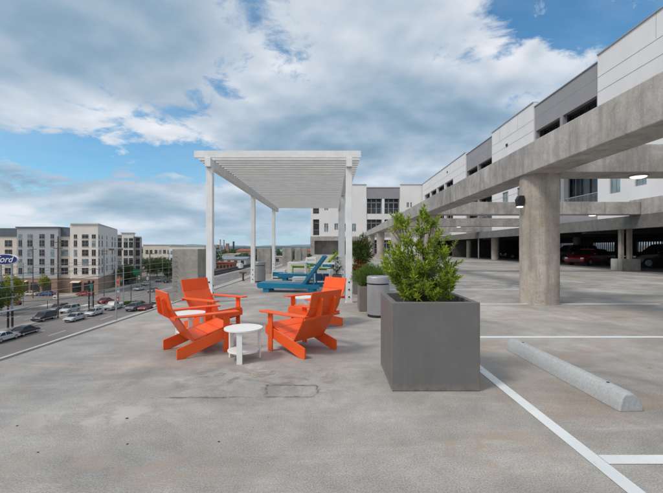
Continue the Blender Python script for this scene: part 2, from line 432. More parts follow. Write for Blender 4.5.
def blotch(cx, cy, rx, ry, z, mat, name, n=22):
    vs = []
    for i in range(n):
        a = 2*math.pi*i/n; r = 1+.3*mnoise.noise(Vector((math.cos(a)*1.4+cx, math.sin(a)*1.4+cy, 0)))+random.uniform(-.07, .07)
        vs.append((cx+rx*r*math.cos(a), cy+ry*r*math.sin(a), z))
    return struct(raw(name, vs, [tuple(range(n))], mat))
c = g(261, 373); blotch(c[0], c[1], .15, .13, .004, M['pale_patch'], 'mortar_patch')
c = g(219, 374); blotch(c[0], c[1], .07, .06, .004, M['pale_patch'], 'mortar_patch')
c = g(127, 418); blotch(c[0], c[1], .013, .01, .004, M['black'], 'oil_spot')
c = g(38, 452); blotch(c[0], c[1], .008, .006, .004, M['black'], 'oil_spot')

for i in range(16):
    blotch(random.uniform(2.2, 9), random.uniform(3, 15), random.uniform(.008, .03), random.uniform(.008, .03), .0035, M['stain'] if i % 3 else M['black'], 'oil_spot', 9)
for i in range(22):
    blotch(random.uniform(-3.6, .4), random.uniform(2.1, 6.5), random.uniform(.003, .012), random.uniform(.003, .010), .0035, M['stain'] if i % 4 else M['black'], 'oil_spot', 7)

# ------------------------------------------------------------------ wheel stop
ws = MB()
a = Vector((2.745, 3.52)); b = Vector((2.69, 5.68)); ln = (b-a).length
ws.v = []; prof = [(-.118, 0), (-.112, .05), (-.085, .14), (-.055, .165), (.02, .165), (.055, .14), (.112, .05), (.118, 0)]
n = len(prof)
for yy, k in ((.0, 0), (.06, 1), (ln-.06, 1), (ln, 0)):
    for x, z in prof: ws.v.append((x*(1 if k else .96), yy, .003+z*(1 if k else (1 if z < .1 else .94))))
for j in range(3):
    for i in range(n-1): ws.f.append((j*n+i, j*n+i+1, (j+1)*n+i+1, (j+1)*n+i))
ws.f += [tuple(range(n)), tuple(range(4*n-1, 3*n-1, -1))]
wso = thing('wheel_stop', 'pale concrete wheel stop lying on the deck beside the white line', 'wheel stop', (a.x, a.y, 0), math.atan2(b.y-a.y, b.x-a.x)-math.pi/2)
ws.build('concrete_block', M['stop_concrete'], wso, bevel=.012, smooth=True)
for yy in (.28, ln-.28):
    MB().tube((-.01, yy, .160), (-.01, yy, .172), .014).build('anchor_pin', M['black'], wso)

# ------------------------------------------------------------------ concrete frame: columns, long beam and cross beams
VC = [10.5, 23.1, 35.75, 48.4, 61.1, 73.8]
UB0, UB1, UC, RC = 4.92, 5.74, 5.47, .485
fr = S(thing('rooftop_colonnade', 'row of round concrete columns carrying a long weathered beam with cross beams', 'concrete frame'))
fr.location = (0, 0, 0)
for i, v in enumerate(VC):
    m = MB(); m.lathe([(RC+.006, 0), (RC, .03), (RC, 3.423)], (UC, v), 48)
    c = m.build('column', M['column_concrete'], fr, smooth=True)
    if i == 0:
        # paint smear low on the column and a formwork seam
        for dx, w, z0, z1 in [(lambda r: (r.uniform(-.13, .09), r.uniform(.02, .05), .05+r.uniform(0, .08), .1+r.uniform(0, .09)))(random) for _ in range(9)]:
            q = MB()
            for t in range(4):
                a0 = R(-117)+(dx+w*t/4)/RC; a1 = a0+w/4/RC; rr = RC+.006+.0008*t
                x, x2 = UC+rr*math.cos(a0), UC+rr*math.cos(a1); f0, f1 = v+rr*math.sin(a0), v+rr*math.sin(a1)
                q.add([(x, f0, z0), (x2, f1, z0+.01*(t % 2)), (x2, f1, z1), (x, f0, z1-.012*(t % 2))], [(0, 1, 2, 3)])
            q.build('paint_smear', M['galv_paint'], c)
        q = MB(); ang = R(-117); x, y = UC+RC*math.cos(ang), v+RC*math.sin(ang)
        zs = [.2+.16*k for k in range(20)]
        for z0, z1 in zip(zs[:-1], zs[1:]):
            j0, j1 = random.uniform(-.008, .008), random.uniform(-.008, .008)
            q.add([(x+j0, y-.003, z0), (x+j0+.009, y-.003, z0), (x+j1+.009, y-.003, z1), (x+j1, y-.003, z1)], [(0, 1, 2, 3)])
        q.build('formwork_seam', M['stain'], c)
m = MB(); m.box(UB0, UB1, -9, 80.8, 3.42, 4.17); m.build('long_beam', M['concrete'], fr, bevel=.02)
for v in (-3, 4.1, 16.8, 29.4, 42.1, 54.7, 67.4):
    m = MB(); m.box(UB0-.003, UB0-.0005, v-.006, v+.006, 3.43, 4.16); m.build('pour_joint', M['dark_concrete'], fr)
for v in [-2.7]+[x-.53 for x in VC]:
    m = MB(); m.box(UB1+.003, 17.61, v, v+.95, 3.424, 4.15); m.build('cross_beam', M['concrete'], fr, bevel=.02)
# lamp on the first column
wl = S(thing('wall_lamp', 'black box wall lamp glowing underneath on the nearest round column', 'lamp'))
m = MB(); m.T = Matrix.Translation((UC-RC-.09, 10.38, 2.74))
m.prism([(-.07, -.14), (.07, -.14), (.088, .0), (.088, .14), (-.04, .14), (-.10, .04)], -.08, .08, 'y'); m.T = Matrix()
m.build('lamp_housing', M['black'], wl, bevel=.008)
m = MB(); m.box(UC-RC-.15, UC-RC-.03, 10.32, 10.44, 2.565, 2.599); m.build('lamp_lens', M['lamp_on'], wl)
def down_lamp(u, v, z, label, mat, r=.19):
    t = S(thing('ceiling_lamp', label, 'lamp', group='round lamps under the beams'))
    m = MB(); m.lathe([(r+.03, z-.03), (r+.03, z)], (u, v), 20); m.build('lamp_ring', M['galv'], t)
    m = MB(); m.lathe([(.02, z-.085), (r*.6, z-.075), (r*.95, z-.05), (r, z-.03)], (u, v), 20); m.build('lamp_lens', mat, t, smooth=True)
down_lamp(8.05, 10.4, 3.42, 'lit round lamp under the nearest cross beam', M['lamp_on'])
down_lamp(15.1, 23.0, 3.42, 'lit round lamp under the second cross beam, right of the big column', M['lamp_on'])
down_lamp(11.2, 35.6, 3.42, 'lit round lamp under the third cross beam', M['lamp_on'])

# ------------------------------------------------------------------ covered garage under the long wing
ga = S(thing('parking_garage', 'dark covered parking level behind the open deck, below the white wing', 'garage'))
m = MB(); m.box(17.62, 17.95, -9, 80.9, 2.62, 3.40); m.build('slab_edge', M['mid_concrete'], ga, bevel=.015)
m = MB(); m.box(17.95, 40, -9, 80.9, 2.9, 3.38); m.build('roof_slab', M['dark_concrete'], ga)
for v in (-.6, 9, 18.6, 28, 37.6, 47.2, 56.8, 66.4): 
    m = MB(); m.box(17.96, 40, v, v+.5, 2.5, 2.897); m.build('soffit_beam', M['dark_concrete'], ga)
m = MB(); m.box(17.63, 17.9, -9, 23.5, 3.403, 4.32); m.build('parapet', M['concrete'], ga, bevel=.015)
gf = raw('garage_floor_shade', [(18.0, -9, .004), (38.6, -9, .004), (38.6, 80.3, .004), (18.0, 80.3, .004)], [(0, 1, 2, 3)], M['mid_concrete']); struct(S(gf))  # dark sheet over the deck, painting in the shade under the slab
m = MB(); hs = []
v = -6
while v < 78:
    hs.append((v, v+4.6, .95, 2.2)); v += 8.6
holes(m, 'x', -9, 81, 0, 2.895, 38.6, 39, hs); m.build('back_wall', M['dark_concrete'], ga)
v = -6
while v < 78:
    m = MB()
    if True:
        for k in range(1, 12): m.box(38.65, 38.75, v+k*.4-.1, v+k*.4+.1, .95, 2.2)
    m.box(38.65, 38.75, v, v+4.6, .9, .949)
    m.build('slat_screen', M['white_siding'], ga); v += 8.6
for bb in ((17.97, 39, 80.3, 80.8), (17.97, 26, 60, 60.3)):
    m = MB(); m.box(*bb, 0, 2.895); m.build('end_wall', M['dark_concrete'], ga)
for u, v, r in [(19.2, 47.0, .45), (19.6, 57.5, .35), (29, 33, .4), (29, 47, .4), (29, 61, .4), (29, 19, .4)]:
    m = MB(); m.lathe([(r, 0), (r, 2.893)], (u, v), 20); m.build('column', M['column_concrete'], ga, smooth=True)
m = MB(); m.tube((18.3, 50.0, 0), (18.3, 50.0, 2.83), .09); m.build('pipe', M['galv'], ga)
tp = S(thing('steel_post_pair', 'twin steel posts on a grey concrete base at the garage edge', 'post'))
m = MB(); m.box(18.0, 19.2, 24.6, 25.6, 0, .76); m.build('base_block', M['block_concrete'], tp, bevel=.03)
for u in (18.3, 18.83):
    m = MB(); m.box(u-.1, u+.1, 24.95, 25.2, .763, 2.9); m.build('post', M['column_concrete'], tp)
down_lamp(20.3, 31, 2.9, 'unlit round lamp on the garage soffit above the red car', M['lamp_off'])

# ------------------------------------------------------------------ long white apartment wing over the garage
UW = 17.93
zs_ = lambda s: H+s*UW
wg = S(thing('apartment_wing', 'long white and grey sided apartment wing above the parking garage', 'building'))
vx = lambda px: F*UW/(px-337)
def railing(name, parent, u, v0, v1, z0, z1, step=.14, plane='x', mat=None):
    m = MB(); n = max(2, int(abs(v1-v0)/step))
    for k in range(n+1):
        v = v0+(v1-v0)*k/n; w = .022
        if plane == 'x': m.box(u-w/2, u+w/2, v-w/2, v+w/2, z0, z1)
        else: m.box(v-w/2, v+w/2, u-w/2, u+w/2, z0, z1)
    for z in (z0, z1):
        if plane == 'x': m.box(u-.03, u+.03, v0, v1, z-.02, z+.03)
        else: m.box(v0, v1, u-.03, u+.03, z-.02, z+.03)
    return m.build(name, mat or M['galv'], parent)
panels = [('w', 2.0, vx(595), .735), ('g', vx(595), vx(532), .714), ('w', vx(532), vx(491), .737), ('g', vx(491), vx(465), .72), ('w', vx(465), 80.9, .737)]
for k, v0, v1, st in panels:
    hs = []; off = 0 if k == 'w' else .12
    if k == 'g':
        mid = v0+(v1-v0)*.52
        hs = [(v0+.25, mid-.2, zs_(.395), zs_(.588)), (mid+.2, v1-.25, zs_(.395), zs_(.588)),
              (v0+.1, mid-.35, zs_(.155), zs_(.34)), (mid+.1, v1-.3, zs_(.155), zs_(.34))]
    elif v1 > 60:
        w = (vx(424)-vx(453))/4
        hs = [(vx(453)+w*i+.25, vx(453)+w*(i+1)-.25, zs_(.40), zs_(.593)) for i in range(4)]
        hs += [(h[0], h[1], zs_(.17), zs_(.33)) for h in hs[:4]]
    elif v0 < 5:
        hs = [(vx(617)-.02, vx(606.5), 5.0, 7.3), (vx(643), vx(631), 5.15, 7.3), (vx(676), vx(660), 5.15, 7.3), (vx(740), vx(715), 5.15, 7.3)]
    else:
        hs = [(v0+2, v0+3.2, 5.1, 7.4), (v0+5.2, v0+6.6, 5.1, 7.4)]
    m = MB(); holes(m, 'x', v0+.002, v1-.002, 3.41, zs_(st), UW+off, UW+off+.35, hs)
    m.build('white_wall' if k == 'w' else 'grey_panel', M['white_siding' if k == 'w' else 'grey_siding'], wg)
    for j in ((.649, .593, .36, .30) if k == 'w' else (.655,)):
        m = MB(); m.box(UW+off-.006, UW+off+.003, v0+.02, v1-.02, zs_(j), zs_(j)+.035); m.build('siding_joint', M['grey_siding'], wg)
    vv = v0+3.1
    while k == 'w' and vv < v1-1.5:
        m = MB(); m.box(UW-.004, UW+.003, vv-.012, vv+.012, zs_(.655), zs_(st)-.01); m.build('siding_joint', M['grey_siding'], wg); vv += 4.2
    m = MB(); m.box(UW+off-.08, UW+off+.45, v0-(.0), v1-.01, zs_(st), zs_(st)+.07); m.build('coping', M['galv'], wg)
    for h in hs:
        if k == 'w' and h[1]-h[0] < 2:
            m = MB(); m.box(UW+off+.12, UW+off+.16, h[0], h[1], h[2], h[3]); w_ = m.build('window', M['pale_glass'], wg)
            m = MB(); mm = (h[0]+h[1])/2
            for a_, b_ in ((h[0], h[0]+.06), (h[1]-.06, h[1]), (mm-.03, mm+.03)): m.box(UW+off+.07, UW+off+.118, a_, b_, h[2], h[3])
            m.box(UW+off+.08, UW+off+.115, h[0]+.06, h[1]-.06, h[2], h[2]+.06); m.build('frame', M['grey_siding'], w_)
        else:
            m = MB(); m.box(UW+off+.8, UW+off+.84, h[0], h[1], h[2], h[3]); w_ = m.build('window', M['glass'], wg)
            m = MB(); kk = 4
            for q in range(kk+1):
                a_ = h[0]+(h[1]-h[0])*q/kk; m.box(UW+off+.73, UW+off+.797, a_-.04, a_+.04, h[2], h[3])
            m.build('frame', M['black'], w_)
            m = MB(); m.box(UW+off+.352, UW+off+1.4, h[0]-.1, h[1]+.1, h[2]-.2, h[2]-.02); m.build('balcony_floor', M['white_siding'], wg); m = MB(); m.box(UW+off+.352, UW+off+1.4, h[0]-.1, h[1]+.1, h[3]+.02, h[3]+.2); m.build('balcony_ceiling', M['dark_concrete'], wg)  # ceiling coloured dark so the recess shade sits in its tone
            railing('railing', wg, UW+off+.1, h[0], h[1], h[2]+.05, h[2]+1.05, .16, mat=M['galv'])
m = MB(); m.box(UW+1.9, 39, 2, 80.9, 3.41, zs_(.70)); m.box(UW+.5, UW+1.9, 2.05, 2.3, 3.41, zs_(.72)); m.build('inner_wall', M['white_siding'], wg)
m = MB(); m.box(UW+.47, 39, 2, 80.9, zs_(.70)+.002, zs_(.70)+.15); m.build('roof', M['roof_pale'], wg)
for px, s_ in ((506, .60), (447, .68)):
    m = MB(); v = vx(px); m.box(UW-.1, UW-.002, v-.15, v+.15, zs_(s_)-.1, zs_(s_)+.15); m.build('vent', M['black'], wg)

# ------------------------------------------------------------------ end wing facing the camera
YE = 81.0
ew = thing('apartment_block', 'white apartment block with dark balcony recesses closing the far end of the deck', 'building')
X = lambda px: pt(px, YE)
Z = lambda py: zz(py, YE)
hsL = [(X(313), X(319), Z(213.5), Z(206.8)), (X(313), X(319.2), Z(235), Z(219)), (X(324.3), X(328.2), Z(231.5), Z(223)),
       (X(334.5), X(338), Z(229.5), Z(223)), (X(351.8), X(356), Z(231), Z(223.3)), (X(324.3), X(328.2), Z(210), Z(205)), (X(342), X(346), Z(231), Z(223.3))]
m = MB(); holes(m, 'y', X(310.5), X(366.5), Z(236), Z(184.5), YE, YE+.4, hsL); m.build('white_wall', M['white_stucco'], ew)
m = MB(); hsR = [(X(406.8), X(408.8), Z(207), Z(202)), (X(410.3), X(411.8), Z(207), Z(202))]
holes(m, 'y', X(400), X(446), .0, Z(184.5), YE, YE+.4, hsR); m.build('white_wall', M['white_stucco'], ew)
hsM = [(X(367), X(382), Z(213.5), Z(198.3)), (X(384.6), X(399.6), Z(213.5), Z(198.3)), (X(367), X(382), Z(234.8), Z(219)), (X(384.6), X(399.6), Z(234.8), Z(219)),
       (X(367), X(399.5), .1, Z(239.5))]
m = MB(); holes(m, 'y', X(366.5)+.002, X(400)-.002, 0, Z(198.3), YE+.12, YE+.45, hsM); m.build('white_wall', M['white_stucco'], ew)
m = MB(); m.box(X(366.5)+.002, X(400)-.002, YE+.1, YE+.45, Z(198.3)+.002, Z(187.3)); m.build('grey_panel', M['grey_siding'], ew)
for h in hsM[:4]+hsL[:2]+hsM[4:]:
    m = MB(); m.box(h[0], h[1], YE+1.6, YE+1.65, h[2], h[3]); w_ = m.build('window', M['glass'], ew)
    m = MB(); kk = max(1, int((h[1]-h[0])/.8))
    for q in range(kk+1):
        a_ = h[0]+(h[1]-h[0])*q/kk; m.box(a_-.06, a_+.06, YE+1.5, YE+1.597, h[2], h[3])
    m.box(h[0], h[1], YE+1.5, YE+1.59, h[3]-.75, h[3]-.6); m.build('frame', M['white_siding'], w_)
    m = MB(); m.box(h[0]-.1, h[1]+.1, YE+.46, YE+1.7, h[2]-.25, h[2]-.01); m.build('balcony_floor', M['white_stucco'], ew); m = MB(); m.box(h[0]-.1, h[1]+.1, YE+.46, YE+1.7, h[3]+.01, h[3]+.25); m.build('balcony_ceiling', M['dark_concrete'], ew)  # dark ceiling colour paints the shade inside the recess
    railing('railing', ew, YE+.2, h[0], h[1], h[2]+.05, h[2]+1.15, .3, 'y', M['galv'])
for h in hsL[2:]+hsR:
    m = MB(); m.box(h[0], h[1], YE+.15, YE+.2, h[2], h[3]); w_ = m.build('window', M['pale_glass' if h in hsL[2:] else 'glass'], ew)
    m = MB(); mid = (h[0]+h[1])/2; m.box(mid-.04, mid+.04, YE+.1, YE+.147, h[2], h[3]); m.build('frame', M['white_siding'], w_)
m = MB(); holes(m, 'y', X(310.5), X(366.4), 0, Z(236.1), YE-.5, YE, [(X(314.5), X(339), 0, Z(240.3)), (X(344), X(362), 0, Z(240.3))]); m.build('concrete_base', M['concrete'], ew)
m = MB(); m.box(X(311), X(366), YE+2.5, YE+2.8, 0, Z(236.2)); m.build('inner_wall', M['block_concrete'], ew)
m = MB(); m.box(X(310.5), X(310.5)+.3, YE+.41, YE+12, 0, Z(184.5)); m.box(X(310.5), X(446), YE+12, YE+12.3, 0, Z(184.5)); m.build('side_wall', M['white_stucco'], ew)
m = MB(); m.box(X(310.5), X(446), YE+.46, YE+12, Z(188)-.2, Z(188)); m.build('roof', M['roof_pale'], ew)
for a_, b_, z_, dy in ((310.2, 366.5, 184.5, 0), (400, 446, 184.5, 0), (366.5, 400, 187.3, .1)):
    m = MB(); m.box(X(a_), X(b_)-.01, YE-.1+dy, YE+.5, Z(z_)+.002, Z(z_)+.14); m.build('coping', M['galv'], ew)

# ------------------------------------------------------------------ concrete blocks and cable rail along the left edge
BL = [(11.2, -4.64, -3.88, .85), (21.9, -4.24, -3.44, .9), (33.0, -4.22, -3.43, .9), (44.0, -4.2, -3.5, .9), (55, -4.2, -3.5, .9)]
pos = ['nearest tall concrete rail pier, behind the orange chairs', 'second concrete rail pier, behind the tall grey bin by the middle pergola post',
       'third concrete rail pier along the deck edge', 'fourth concrete rail pier along the deck edge', 'farthest concrete rail pier along the deck edge']
for (Y, x0, x1, d), lb in zip(BL, pos):
    m = MB(); m.box(x0, x1, Y, Y+d, -.5, 1.46); o = m.build('concrete_pier', M['block_concrete'], bevel=.02); tag(o, lb, 'concrete pier', 'piers along the deck edge')
ends = [(-7, -4.52), (11.2, -4.5), (21.9, -4.12), (33, -4.1), (44, -4.0), (55, -4)]
for i in range(5):
    y0 = ends[i][0]+(BL[i-1][3] if i else 0)
    lb = ['cable railing of thin steel wires at the near left deck edge', 'cable railing between the first and second concrete piers', 'cable railing between the second and third concrete piers',
          'cable railing between the third and fourth concrete piers', 'cable railing between the fourth and last concrete piers'][i]
    t = thing('cable_railing', lb, 'railing', group='cable railings between the piers')
    xa = ends[i][1]+(0 if i == 0 else .0); xb = ends[i+1][1]
    for k in range(8):
        z = 1.23-.142*k; m = MB(); m.tube((xa, y0, z), (xb, ends[i+1][0], z), .0035, n=6)
        m.tube((xb, ends[i+1][0]-.25, z), (xb, ends[i+1][0]-.002, z), .011, n=6)
        m.build('cable', M['galv'], t)
pp = thing('edge_bollard', 'small dark bollard standing on the deck edge beyond the nearest pier', 'bollard', (-3.95, 17.2, 0))
MB().lathe([(.09, 0), (.09, .02), (.045, .03), (.045, .3), (.07, .32), (.07, .36), (0, .40)]).build('bollard_body', M['brown_pole'], pp, smooth=True)
MB().box(-.16, .16, -.03, .03, .34, .40).build('cross_arm', M['brown_pole'], pp)

# ------------------------------------------------------------------ pergola
pg = thing('pergola', 'white slatted metal pergola on six square posts over the lounge area', 'pergola')
PX = (-3.31, .475); PY = (10.5, 16.25, 22.0)
for x in PX:
    for y in PY:
        m = MB(); m.box(x-.085, x+.085, y-.085, y+.085, .012, 3.66); p = m.build('post', M['pergola'], pg, bevel=.008)
        MB().box(x-.105, x+.105, y-.105, y+.105, 0, .011).build('base_plate', M['pergola'], p)
        for z in (.16, .36, .56):
            MB().tube((x, y-.097, z), (x, y-.083, z), .022, n=10).build('bolt', M['black'], p)
        for z in (.26, .46):
            MB().tube((x+.083, y, z), (x+.097, y, z), .022, n=10).build('bolt', M['black'], p)
    m = MB(); s_ = -1 if x < 0 else 1
    m.box(x-.075, x+.075, 10.28, 23.5, 3.663, 3.90); m.build('side_beam', M['pergola'], pg, bevel=.006)
m = MB(); m.box(-3.68, .79, 10.30, 10.35, 3.903, 4.085); m.build('fascia', M['pergola'], pg, bevel=.004)
y = 10.62
while y < 23.5:
    m = MB(); m.box(-3.66, .77, y, y+.16, 3.903, 3.985); m.build('slat', M['pergola'], pg); y += .285

# ------------------------------------------------------------------ planters and plants
def planter(x, y, w, d, h, wall, mat, label, soil_drop=.12, rz=0, group=None):
    t = thing('planter', label, 'planter', (x, y, 0), rz, group)
    m = MB(); a, b = w/2, d/2; i = wall
    o = [(-a, -b), (a, -b), (a, b), (-a, b)]; q = [(-a+i, -b+i), (a-i, -b+i), (a-i, b-i), (-a+i, b-i)]
    z0, z1, zi = .002, h, h-soil_drop-.02
    vs = [(*p, z0) for p in o]+[(*p, z1) for p in o]+[(*p, z1) for p in q]+[(*p, zi) for p in q]
    fs = [(3, 2, 1, 0)]
    for k in range(4):
        n = (k+1) % 4; fs += [(k, n, 4+n, 4+k), (4+k, 4+n, 8+n, 8+k), (8+k, 8+n, 12+n, 12+k)]
    fs.append((12, 13, 14, 15)); m.add(vs, fs); m.build('planter_box', mat, t, bevel=.008)
    nn = 14; vs = []; fs = []
    for r in range(nn+1):
        for c in range(nn+1):
            px_, py_ = (-a+i+.002)+(2*(a-i)-.004)*c/nn, (-b+i+.002)+(2*(b-i)-.004)*r/nn
            vs.append((px_, py_, h-soil_drop+.03*mnoise.noise(Vector((px_*6, py_*6, x)))+random.uniform(0, .008)))
    for r in range(nn):
        for c in range(nn): fs.append((r*(nn+1)+c, r*(nn+1)+c+1, (r+1)*(nn+1)+c+1, (r+1)*(nn+1)+c))
    raw('soil', vs, fs, M['soil'], t, smooth=True)
    return t
class Leaves:
    def __init__(s): s.v = []; s.f = []; s.mi = []
    def leaf(s, p, d, up, ln, w, fold=.25, mi=0):
        d = d.normalized(); sd = d.cross(up)
        if sd.length < 1e-3: sd = d.cross(Vector((1, 0, 0)))
        sd.normalize(); n = sd.cross(d)
        o = len(s.v); m1 = p+d*ln*.45; tip = p+d*ln-n*ln*.12
        s.v += [tuple(p), tuple(m1+sd*w/2+n*w*fold), tuple(tip), tuple(m1-sd*w/2+n*w*fold), tuple(m1)]
        s.f += [(o, o+1, o+4), (o+1, o+2, o+4), (o+4, o+2, o+3), (o, o+4, o+3)]; s.mi += [mi]*4
    def build(s, name, mats, parent): return raw(name, s.v, s.f, mats, parent, s.mi)
def rdir(rng): 
    while True:
        v = Vector((rng.uniform(-1, 1), rng.uniform(-1, 1), rng.uniform(-1, 1)))
        if .05 < v.length < 1: return v.normalized()

# big planter with its shrub
planter(1.09, 4.01+.46, .92, .92, .927, .06, M['planter'], 'large square charcoal grey planter in the foreground', .13)
def shrub():
    rng = random.Random(3)
    t = thing('shrub', 'bushy glossy green shrub growing in the large foreground planter', 'shrub', (1.05, 4.47, .8))
    st = MB(); lv = Leaves()
    YY = 4.47
    def P(px, py, dy=0):
        Y = YY+dy; return Vector((pt(px, Y)-1.05, dy, zz(py, Y)-.8))
    # lobes of the crown: centre pixel, radius in m, number of shoots
    lobes = [((423, 220), .08, 10), ((431, 224), .08, 9), ((404, 227), .085, 12), ((420, 234), .08, 9), ((396, 227), .05, 5), ((436, 240), .07, 7), ((409, 247), .09, 11),
             ((426, 251), .12, 18), ((396, 257), .09, 11), ((444, 257), .08, 9), ((390, 265), .09, 10), ((408, 266), .19, 34), ((430, 270), .20, 38), ((446, 271), .10, 14),
             ((396, 280), .13, 18), ((415, 284), .19, 34), ((437, 284), .17, 30), ((449, 284), .08, 9), ((388, 276), .05, 5), ((425, 292), .15, 18), ((404, 291), .13, 16), ((442, 293), .10, 10), ((411, 297), .10, 12), ((433, 298), .10, 12), ((450, 289), .06, 6)]
    base = Vector((0, 0, 0))
    mains = []
    for (cx_, cy_), r, n in lobes:
        for s_ in range(2):
            dy = rng.uniform(-.5, .5)*(.20 if cy_ < 240 else .42)
            tip = P(cx_+rng.uniform(-3, 3), cy_+rng.uniform(-3, 3), dy)
            b0 = base+Vector((rng.uniform(-.05, .05), rng.uniform(-.05, .05), 0))
            k1 = b0.lerp(tip, .45)+Vector((-tip.x*.18, -tip.y*.18, .06)); pts = []
            for q in range(7):
                a = q/6; pts.append(b0*(1-a)**2+k1*2*a*(1-a)+tip*a*a)
            for q in range(6): st.tube(pts[q], pts[q+1], .007*(1-q/7), .007*(1-(q+1)/7), 5, False)
            for q in range(int(n*(.37 if cy_ < 250 else .44))+1):
                o = rdir(rng)*r*rng.uniform(.1, 1)**.5*.85; o.y *= 1.25
                e = tip+o*Vector((1, 1, 1)).length/1.73
                start = pts[rng.choice((3, 4, 5))].lerp(tip, .5)
                e = e+Vector((0, 0, .015))
                st.tube(start, e, .0025, .0015, 4, False)
                dr = (e-start); dr.z = abs(dr.z)+.05; dr.normalize()
                ax = (dr+rdir(rng)*.5+Vector((0, 0, .12))).normalized()
                ln = rng.uniform(.08, .16)
                st.tube(e-ax*.02, e+ax*ln, .0028, .0012, 4, False)
                nl = 20
                for z in range(nl):
                    a = z/nl; p = e+ax*(ln*a-.03); az = z*2.4+rng.uniform(0, .7)
                    sx = ax.cross(Vector((.3, .2, 1))).normalized(); sy = ax.cross(sx)
                    rad = sx*math.cos(az)+sy*math.sin(az)
                    d = rad*(1.0-.5*a)+ax*(.45+.6*a)+Vector((0, 0, .25))+rdir(rng)*.25
                    lv.leaf(p, d, ax, rng.uniform(.055, .088)*(1-.25*a), rng.uniform(.015, .022))
    # the lone sprig on the right and one on the left
    for (px_, py_, p2x, p2y) in ((444, 262, 457, 240), (398, 240, 389, 228), (421, 224, 424, 211), (395, 262, 385, 249)):
        a_, b_ = P(px_, py_), P(p2x, p2y); st.tube(a_, b_, .004, .002, 4)
        for q in range(22):
            f_ = .45+.55*q/22; p = a_.lerp(b_, f_); az = q*2.4
            d = Vector((math.cos(az), math.sin(az), .5+.4*f_)); lv.leaf(p, d, Vector((0, 0, 1)), rng.uniform(.045, .065), .014)
    st.build('stems', M['twig'], t); lv.build('foliage', [M['shrub_leaf']], t)
    return t
shrub()
def bush(name, label, x, y, z, rx, rz_, n, ln, w, mats, weights, seed, shape='ball', cat='plant', upb=.5):
    rng = random.Random(seed); t = thing(name, label, cat, (x, y, z)); lv = Leaves(); st = MB()
    for k in range(n):
        d = rdir(rng); d.z = d.z if shape == 'ball' else d.z
        r = rng.uniform(.25, 1)**.6
        bumpy = 1+.55*mnoise.noise(d*2.6+Vector((seed, 0, 0)))
        p = Vector((d.x*rx*r*bumpy, d.y*rx*r*bumpy, rz_*(1+d.z*r*bumpy)*.98))
        if k % 25 == 0: st.tube((0, 0, -.05), p, .006, .002, 4, False)
        mi = 0 if rng.random() < weights else 1
        for q in range(3):
            dd = d*.8+rdir(rng)*.7+Vector((0, 0, upb)); lv.leaf(p+rdir(rng)*ln*.4, dd, rdir(rng), ln*rng.uniform(.7, 1.2), w, mi=mi)
    st.build('stems', M['bark'], t); lv.build('foliage', mats, t); return t
planter(.65+.33, 9.3, .66, .62, .59, .04, M['planter_brown'], 'brown grey square planter holding the round bush behind the steel bin', .06)
bush('round_bush', 'fine leaved rounded green bush in the planter behind the steel bin', .95, 9.3, .50, .40, .28, 3000, .07, .011, [M['bush_leaf'], M['brown_leaf']], .93, 11, upb=.9)
planter(1.03, 12.6, .62, .6, .62, .04, M['planter_brown'], 'brown planter under the red flowering plant', .06)
bush('flowering_shrub', 'tall dark green shrub with red flowers low in the crown', 1.0, 12.6, .85, .29, .46, 620, .12, .034, [M['dark_leaf'], M['brown_leaf']], .75, 5)
bush('red_flowers', 'cluster of red flowers beneath the dark green shrub', .93, 12.45, .6, .24, .22, 260, .08, .045, [M['red_leaf'], M['dark_leaf']], .6, 6, cat='flowers')
planter(.2, 14.3, .36, .5, .5, .04, M['planter_brown'], 'low brown planter at the right pergola posts', .06)
def canes(label, x, y, z):
    rng = random.Random(12); t = thing('cane_plant', label, 'plant', (x, y, z)); st = MB(); lv = Leaves()
    for dx, dy, h, n in ((-.05, 0, .95, 26), (.03, .05, .68, 24), (-.12, -.04, .38, 26), (.13, .02, .34, 26), (.02, -.1, .22, 24), (.08, .08, .52, 20)):
        top = Vector((dx, dy, h)); st.tube((dx*.3, dy*.3, -.05), top, .012, .008, 6)
        for k in range(n):
            a = k*2.4; e = rng.uniform(-.2, 1.0); d = Vector((math.cos(a), math.sin(a), e))
            lv.leaf(top-Vector((0, 0, .10*rng.random())), d, Vector((0, 0, 1)), rng.uniform(.16, .28), rng.uniform(.03, .045), mi=0 if (h > .5 or rng.random() < .35) else 1)
    st.build('stems', M['bark'], t); lv.build('foliage', [M['bush_leaf'], M['brown_leaf']], t)
canes('slim cane plant with green and brown leaf rosettes beside the right pergola posts', .17, 14.3, .42)

# ------------------------------------------------------------------ litter bins
def bin_(x, y, r, h, label, dark=False):
    t = thing('litter_bin', label, 'bin', (x, y, 0), 0, 'steel litter bins')
    MB().lathe([(r*.95, 0), (r*.95, .045)], n=40).build('base_ring', M['rubber'], t, smooth=True)
    MB().lathe([(r*.93, .046), (r, .06), (r, h*.80)], n=40).build('bin_body', M['steel'], t, smooth=True)
    MB().lathe([(r*.9, h*.803), (r*.9, h*.83)], n=40).build('gap_band', M['rubber'], t, smooth=True)
    MB().lathe([(r*1.02, h*.833), (r*1.02, h*.965), (r*.99, h*.985), (r*.93, h), (r*.6, h), (r*.56, h*.94)], n=40).build('lid', M['steel'], t, smooth=True)
    return t
bin_(1.02, 8.4, .245, .875, 'brushed steel litter bin behind the large planter')
bin_(-3.12, 16.75, .245, .88, 'grey steel litter bin behind the middle left pergola post')

